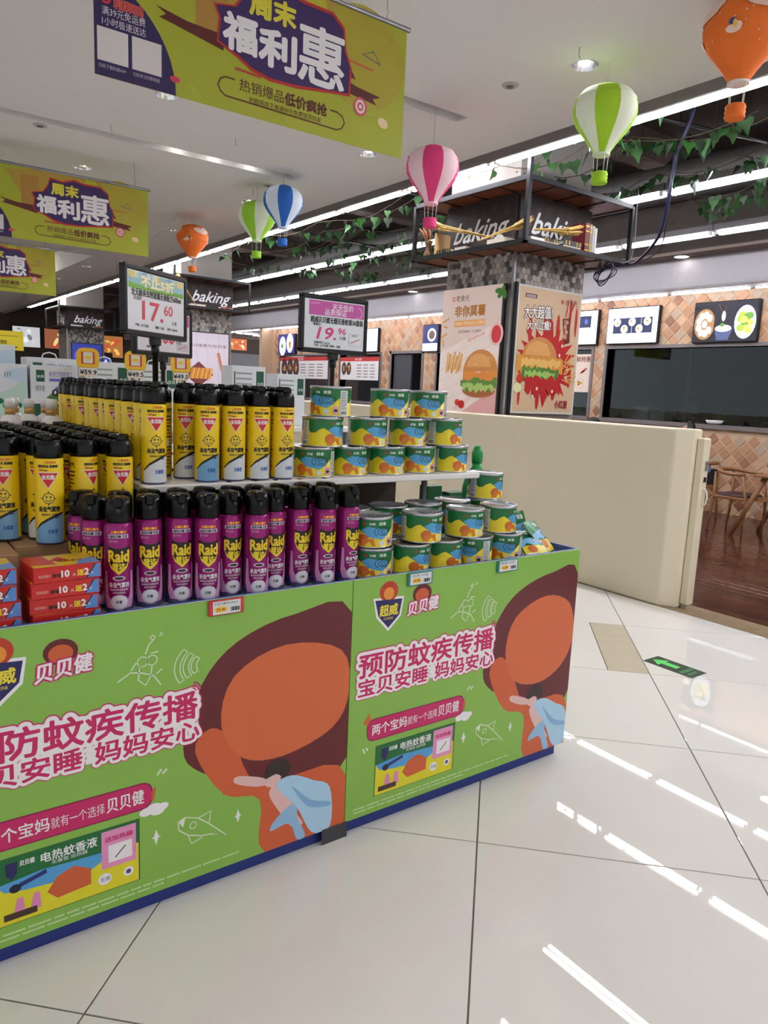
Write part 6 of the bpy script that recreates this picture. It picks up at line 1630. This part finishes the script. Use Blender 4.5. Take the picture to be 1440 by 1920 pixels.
cable('grey_cable', [(6.78, 5.0, 3.7), (6.79, 5.0, 3.4), (6.77, 4.98, 3.1), (6.74, 5.0, 2.95), (6.6, 5.02, 2.91)], .005, m_greym, 'thin grey cable down the right corner of the book shelf')
for k in range(4):
    pts = [(6.52 + .05 * math.sin(a + k) * (1 + .15 * k), 5.12 + .14 * math.cos(a * 1.0 + .4 * k), 2.80 + (.07 + .012 * k) * math.sin(a + .2 * k)) for a in [i * .9 for i in range(9)]]
    cable('cable_loop', [(6.4, 5.1, 2.905)] + pts + [(6.7, 5.05, 2.9)], .006, m_cp, 'dark cable loop under the shelf right corner, ' + ['outermost', 'second', 'third', 'innermost'][k] + ' coil')

# ------------------------------------------------------------------ dining furniture and diners
m_oak = mat('oak', K(150, 104, 66), .4, noise=.2, nscale=6, stretch=(1, 1, 6))
m_seat = mat('seat_leather', K(62, 30, 32), .4)
def chair(loc, rz, lab):
    """faces +Y locally; horseshoe back rail at -Y"""
    t = root('dining_chair', loc, lab, 'chair', 'wooden armchairs', rz)
    MB().bbox(-.23, .23, -.22, .22, .405, .44, .008).build('seat_frame', m_oak, t)
    mb = MB(); n = 20
    vs = [(.22 * math.copysign(abs(math.cos(a)) ** .5, math.cos(a)) * s, .21 * math.copysign(abs(math.sin(a)) ** .5, math.sin(a)) * s, z) for s, z in ((1, .44), (1, .462), (.8, .472)) for a in [2 * PI * i / n for i in range(n)]]
    fs = [(k * n + i, k * n + (i + 1) % n, k * n + n + (i + 1) % n, k * n + n + i) for k in range(2) for i in range(n)] + [tuple(range(2 * n, 3 * n))]
    mb.add(vs, fs, 0, True).build('seat_pad', m_seat, t)
    for sx in (-1, 1):
        MB().tube([(.235 * sx, .20, 0), (.235 * sx, .205, .25), (.235 * sx, .20, .42), (.25 * sx, .14, .70)], [.011, .017, .019, .013], 10).build('front_leg', m_oak, t)
        MB().tube([(.215 * sx, -.24, 0), (.215 * sx, -.22, .25), (.21 * sx, -.205, .42), (.20 * sx, -.22, .715)], [.011, .017, .019, .013], 10).build('back_leg', m_oak, t)
    path = [Vector((.27 * math.cos(a), -.04 + .22 * math.sin(a) if math.sin(a) < 0 else -.04 + .22 * math.sin(a), .715 + .035 * max(0, -math.sin(a)))) for a in [PI + .0 - .75 + (PI + 1.5) * i / 20 for i in range(21)]]
    path = [Vector((.27 * math.cos(a), -.02 + .23 * math.sin(a), .712 + .03 * max(0, -math.sin(a)))) for a in [(PI - .75) + (PI + 1.5) * i / 20 for i in range(21)]]
    MB().tube(path, [.016 + .010 * math.sin(PI * i / 20) for i in range(21)], 10).build('arm_rail', m_oak, t)
    return t
chair((8.68, 4.54, 0), PI, 'wooden armchair with dark seat and empty, at the table at far right')
chair((9.33, 5.52, 0), 0, 'wooden armchair under the man in the blue shirt')
t = root('dining_table', (8.7, 3.5, 0), 'wooden dining table with slanted legs, cut off by the right picture edge', 'table', None, 0, True)
MB().bbox(8.30, 9.1, 2.7, 4.22, .72, .75, .006).build('table_top', m_oak, t)
for x, y, dx, dy in ((8.40, 4.12, -.02, .32), (9.0, 4.12, .02, .32), (8.40, 2.8, -.02, -.3), (9.0, 2.8, .02, -.3)):
    M = Matrix.Identity(4)
    p0, p1 = Vector((x + dx, y + dy, 0)), Vector((x, y, .72))
    MB().tube([p0, p1], [.024, .034], 8).build('leg', m_oak, t)
MB().bbox(8.39, 8.43, 2.85, 4.18, .44, .49, .004).build('stretcher', m_oak, t)

def skin(name, V, E, Rd, m, parent, sub=2):
    me = bpy.data.meshes.new(name); me.from_pydata([tuple(v) for v in V], E, [])
    o = bpy.data.objects.new(name, me); COL.objects.link(o)
    o.modifiers.new('s', 'SKIN'); s2 = o.modifiers.new('d', 'SUBSURF'); s2.levels = sub; s2.render_levels = sub
    for i, r in enumerate(Rd):
        sv = me.skin_vertices[0].data[i]; sv.radius = r if isinstance(r, tuple) else (r, r); sv.use_root = (i == 0)
    bpy.context.view_layer.update()
    dg = bpy.context.evaluated_depsgraph_get()
    nm = bpy.data.meshes.new_from_object(o.evaluated_get(dg))
    bpy.data.objects.remove(o)
    for p_ in nm.polygons: p_.use_smooth = True
    nm.materials.clear(); nm.materials.append(m)
    return obj(name, nm, parent)
def seated(loc, rz, lab, shirt, hairc, bald, lean=0.0):
    """seated on a 0.45 m seat at local origin, facing +Y"""
    t = root('person', loc, lab, 'person', 'seated diners', rz)
    sk = mat('skin_tone', K(206, 148, 122), .5)
    V = [(0, 0, .53), (0, .0, .68), (0, .01, .84), (0, .03, .97), (0, .06, 1.05), (0, .10, 1.13), (0, .115, 1.222)]
    Rr = [(.15, .11), (.14, .10), (.15, .105), (.13, .085), (.055, .055), (.078, .09), (.084, .10)]
    E_ = [(i, i + 1) for i in range(6)]
    def chain(base, pts, rs):
        p = base
        for q, r in zip(pts, rs):
            V.append(q); Rr.append(r); E_.append((p, len(V) - 1)); p = len(V) - 1
        return p
    tips = []
    for s in (-1, 1):
        chain(0, [(.09 * s, .03, .53), (.11 * s, .42, .535), (.12 * s, .44, .27), (.12 * s, .44, .07), (.12 * s, .56, .045)], [.085, .062, .052, .036, .034])
        w = chain(3, [(.18 * s, .03, .97), (.22 * s, .08, .76), (.16 * s, .30, .775), (.14 * s, .37, .778)], [.052, .042, .032, .026])
        for f in range(5):
            a = (-.5 + .22 * f) * s if f < 4 else .95 * s * -1
            L = (.055, .062, .06, .05, .04)[f]
            chain(w, [(.14 * s + .03 * math.sin(a) * 1.1, .40, .776), (.14 * s + (.03 + L) * math.sin(a) * .8, .40 + L * math.cos(a), .768)], [.010, .008])
    ln = lambda v: (v[0], v[1] + lean * max(0, v[2] - .55), v[2])
    skin('body', [ln(v) if not (v[2] < .60) else v for v in V], E_, Rr, sk, t)
    # head features
    hd = MB()
    hl = lean * .62
    hd.lathe([(.002, -.012), (.013, -.004), (.010, .018), (.004, .03)], 8, (0, .205 + hl, 1.155))
    for s in (-1, 1): hd.lathe([(.004, -.03), (.02, -.01), (.022, .012), (.006, .028)], 8, (.083 * s, .105 + hl, 1.16))
    hd.build('nose_and_ears', sk, t)
    for s in (-1, 1): MB().lathe([(0.001, -.010), (.010, 0), (.001, .010)], 8, (.03 * s, .188 + hl, 1.175)).build('eye', mat('eye_dark', K(30, 24, 22), .3), t)
    MB().tube([(-.026, .188 + hl, 1.108), (0, .196 + hl, 1.104), (.026, .188 + hl, 1.108)], .005, 6).build('mouth', mat('lips', K(170, 90, 84), .5), t)
    # hair shell
    hm = MB(); vs = []; fs = []
    nu, nv = 20, 8
    for j in range(nv + 1):
        for i in range(nu):
            a = 2 * PI * i / nu; b = PI / 2 * j / nv * (1.15)
            d = Vector((math.cos(a) * math.sin(b), math.sin(a) * math.sin(b), math.cos(b)))
            vs.append(Vector((0, .105 + hl, 1.175)) + Vector((d.x * .086, d.y * .104, d.z * .112)))
    for j in range(nv):
        for i in range(nu):
            a0 = 2 * PI * (i + .5) / nu
            if math.sin(a0) > .45 and j > nv * .55: continue
            if bald and math.sin(a0) > -.45 and j < nv * .95: continue
            fs.append((j * nu + i, j * nu + (i + 1) % nu, j * nu + nu + (i + 1) % nu, j * nu + nu + i))
    hm.add(vs, fs, 0, True).build('hair', mat('hair_' + str(bald), hairc, .5), t)
    # shirt and trousers as slightly larger shells of the same chains
    V2 = [(0, 0, .55), (0, .0, .68), (0, .01, .84), (0, .03, .97), (0, .045, 1.01)]; R2 = [(.165, .125), (.155, .115), (.165, .12), (.145, .10), (.075, .075)]; E2 = [(0, 1), (1, 2), (2, 3), (3, 4)]
    for s in (-1, 1):
        b = len(V2); V2 += [(.185 * s, .03, .965), (.215 * s, .065, .85), (.222 * s, .085, .77)]; R2 += [.068, .06, .056]; E2 += [(3, b), (b, b + 1), (b + 1, b + 2)]
    skin('shirt', [ln(v) for v in V2], E2, R2, mat('shirt_' + str(bald), shirt, .8), t)
    V3 = [(0, 0, .54)]; R3 = [(.155, .12)]; E3 = []
    for s in (-1, 1):
        b = len(V3); V3 += [(.09 * s, .03, .535), (.11 * s, .42, .54), (.12 * s, .445, .27), (.12 * s, .44, .10)]; R3 += [.098, .072, .062, .05]; E3 += [(0, b), (b, b + 1), (b + 1, b + 2), (b + 2, b + 3)]
    skin('trousers', V3, E3, R3, mat('trousers_dark', K(30, 30, 38), .8), t)
    for s in (-1, 1): MB().bbox(.12 * s - .045, .12 * s + .045, .40, .66, .0, .08, .02).build('shoe', mat('shoe_black', K(26, 24, 24), .5), t)
    return t
_p = seated((9.30, 5.40, 0.0), .0, 'balding man in a light blue shirt seated behind the parapet end', K(120, 150, 206), K(28, 22, 22), True, .30)
chair((8.97, 6.93, 0), 0, 'wooden armchair under the dark haired diner, hidden behind the parapet')
seated((8.97, 6.91, -.03), .0, 'dark haired diner whose head top shows above the parapet', K(90, 60, 70), K(26, 22, 24), False)

# ------------------------------------------------------------------ far end of the hall
m_far = mat('far_wall_dark', K(84, 70, 64), .8, noise=.1, nscale=1)
m_fargrey = mat('far_wall_grey', K(150, 150, 156), .7, noise=.12, nscale=12)
tag(MB().box(-6, 16, 31, 31.2, 0, 4.6).build('wall_far', m_far), 'dark far end wall of the hall', None, None, 'structure')
tag(MB().box(9.6, 16, 27.4, 27.6, 0, 2.7).build('wall_far_shop', m_fargrey), 'grey tiled wall of the far food stall', None, None, 'structure')
tag(MB().box(10.1, 16, 19.2, 27.6, 3.3, 3.4).build('ceiling_far', m_ceil), 'white ceiling of the far stall', None, None, 'structure')
tag(MB().box(15.9, 16, 19.2, 27.6, 0, 3.3).build('wall_far_side', m_far), 'side wall of the far stall', None, None, 'structure')
tag(MB().box(12.6, 16, 19.2, 27.6, -.1, 0).build('floor_far', m_wood), 'floor of the far stall', None, None, 'structure')
def far_box(x0, x1, y, z0, z1, lab, cols, base):
    t = root('far_lightbox', (x0, y, z0), lab, 'light box', 'light boxes at the far end', 0, True)
    MB().box(x0, x1, y - .06, y - .005, z0, z1).build('case', m_blackm, t)
    p = PR(.002); W = x1 - x0 - .06; H = z1 - z0 - .06
    p.rect(0, 0, W, H, base, 1)
    r = random.Random(int(x0 * 10))
    for i in range(12): p.ell(W * r.uniform(.12, .88), H * r.uniform(.18, .82), W * r.uniform(.05, .11), H * r.uniform(.06, .16), cols[i % len(cols)], 2 + .1 * i, 9, r.random() * 3)
    p.build('printed_face', t, on_y(x0 + .03, y - .062, z0 + .03), INKL)
far_box(11.5, 12.3, 27.39, 2.78, 3.28, 'lit food picture with green salad at the far stall', [K(70, 130, 50), K(226, 214, 180), K(200, 90, 50)], K(120, 130, 80))
far_box(12.35, 13.15, 27.39, 2.78, 3.28, 'lit food picture in orange tones at the far stall', [K(226, 160, 80), K(236, 220, 190), K(190, 80, 40)], K(190, 100, 60))
for k, (x, y0) in enumerate(((11.6, 20.0), (12.8, 20.5))):
    for j in range(3):
        t = root('tube_light', (x + 1.3 * j, 24.5 + .5 * k, 3.27), 'thin tube light across the far stall ceiling, row %s number %s' % (NTH[k], NTH[j]), 'tube light', 'far stall tube lights', 0, True)
        MB().box(x + 1.3 * j - .58, x + 1.3 * j + .58, 24.48 + .5 * k, 24.52 + .5 * k, 3.275, 3.298).build('housing', m_white, t)
        MB().tube([(x + 1.3 * j - .55, 24.5 + .5 * k, 3.262), (x + 1.3 * j + .55, 24.5 + .5 * k, 3.262)], .013, 6).build('tube', m_tube, t)
far_box(5.3, 6.3, 30.998, 2.5, 3.3, 'lit white round picture at the far end wall', [K(236, 236, 236), K(200, 206, 210), K(120, 120, 130)], K(196, 196, 200))
far_box(6.4, 8.2, 30.998, 2.5, 3.3, 'lit pizza picture at the far end wall', [K(226, 160, 70), K(190, 60, 40), K(236, 210, 150)], K(150, 90, 60))
tag(MB().box(6.8, 8.4, 29.0, 29.3, 0, 2.45).build('wall_kiosk', m_far), 'dark kiosk at the far end of the hall', None, None, 'structure')
far_box(6.9, 7.5, 29.0, 2.15, 2.35, 'small glowing blue stall sign at the far end', [K(60, 90, 240), K(120, 150, 255)], K(40, 50, 220))
far_box(7.85, 8.3, 29.0, 1.4, 2.3, 'tall glowing blue panel beside the far stall sign', [K(80, 150, 240), K(220, 240, 255)], K(60, 70, 170))
t = bpy.data.objects.get('far_lightbox')
for k, (x, y) in enumerate(((7.2, 28.95), (8.1, 28.95))):
    pass
far_box(8.6, 9.4, 30.998, 2.3, 3.2, 'lit orange food picture right of the pizza picture', [K(236, 190, 90), K(200, 80, 50)], K(170, 110, 60))
far_box(2.2, 4.4, 30.998, 1.6, 3.0, 'lit warm shop front picture at the far left end', [K(236, 216, 180), K(206, 150, 90), K(120, 80, 60)], K(190, 160, 130))
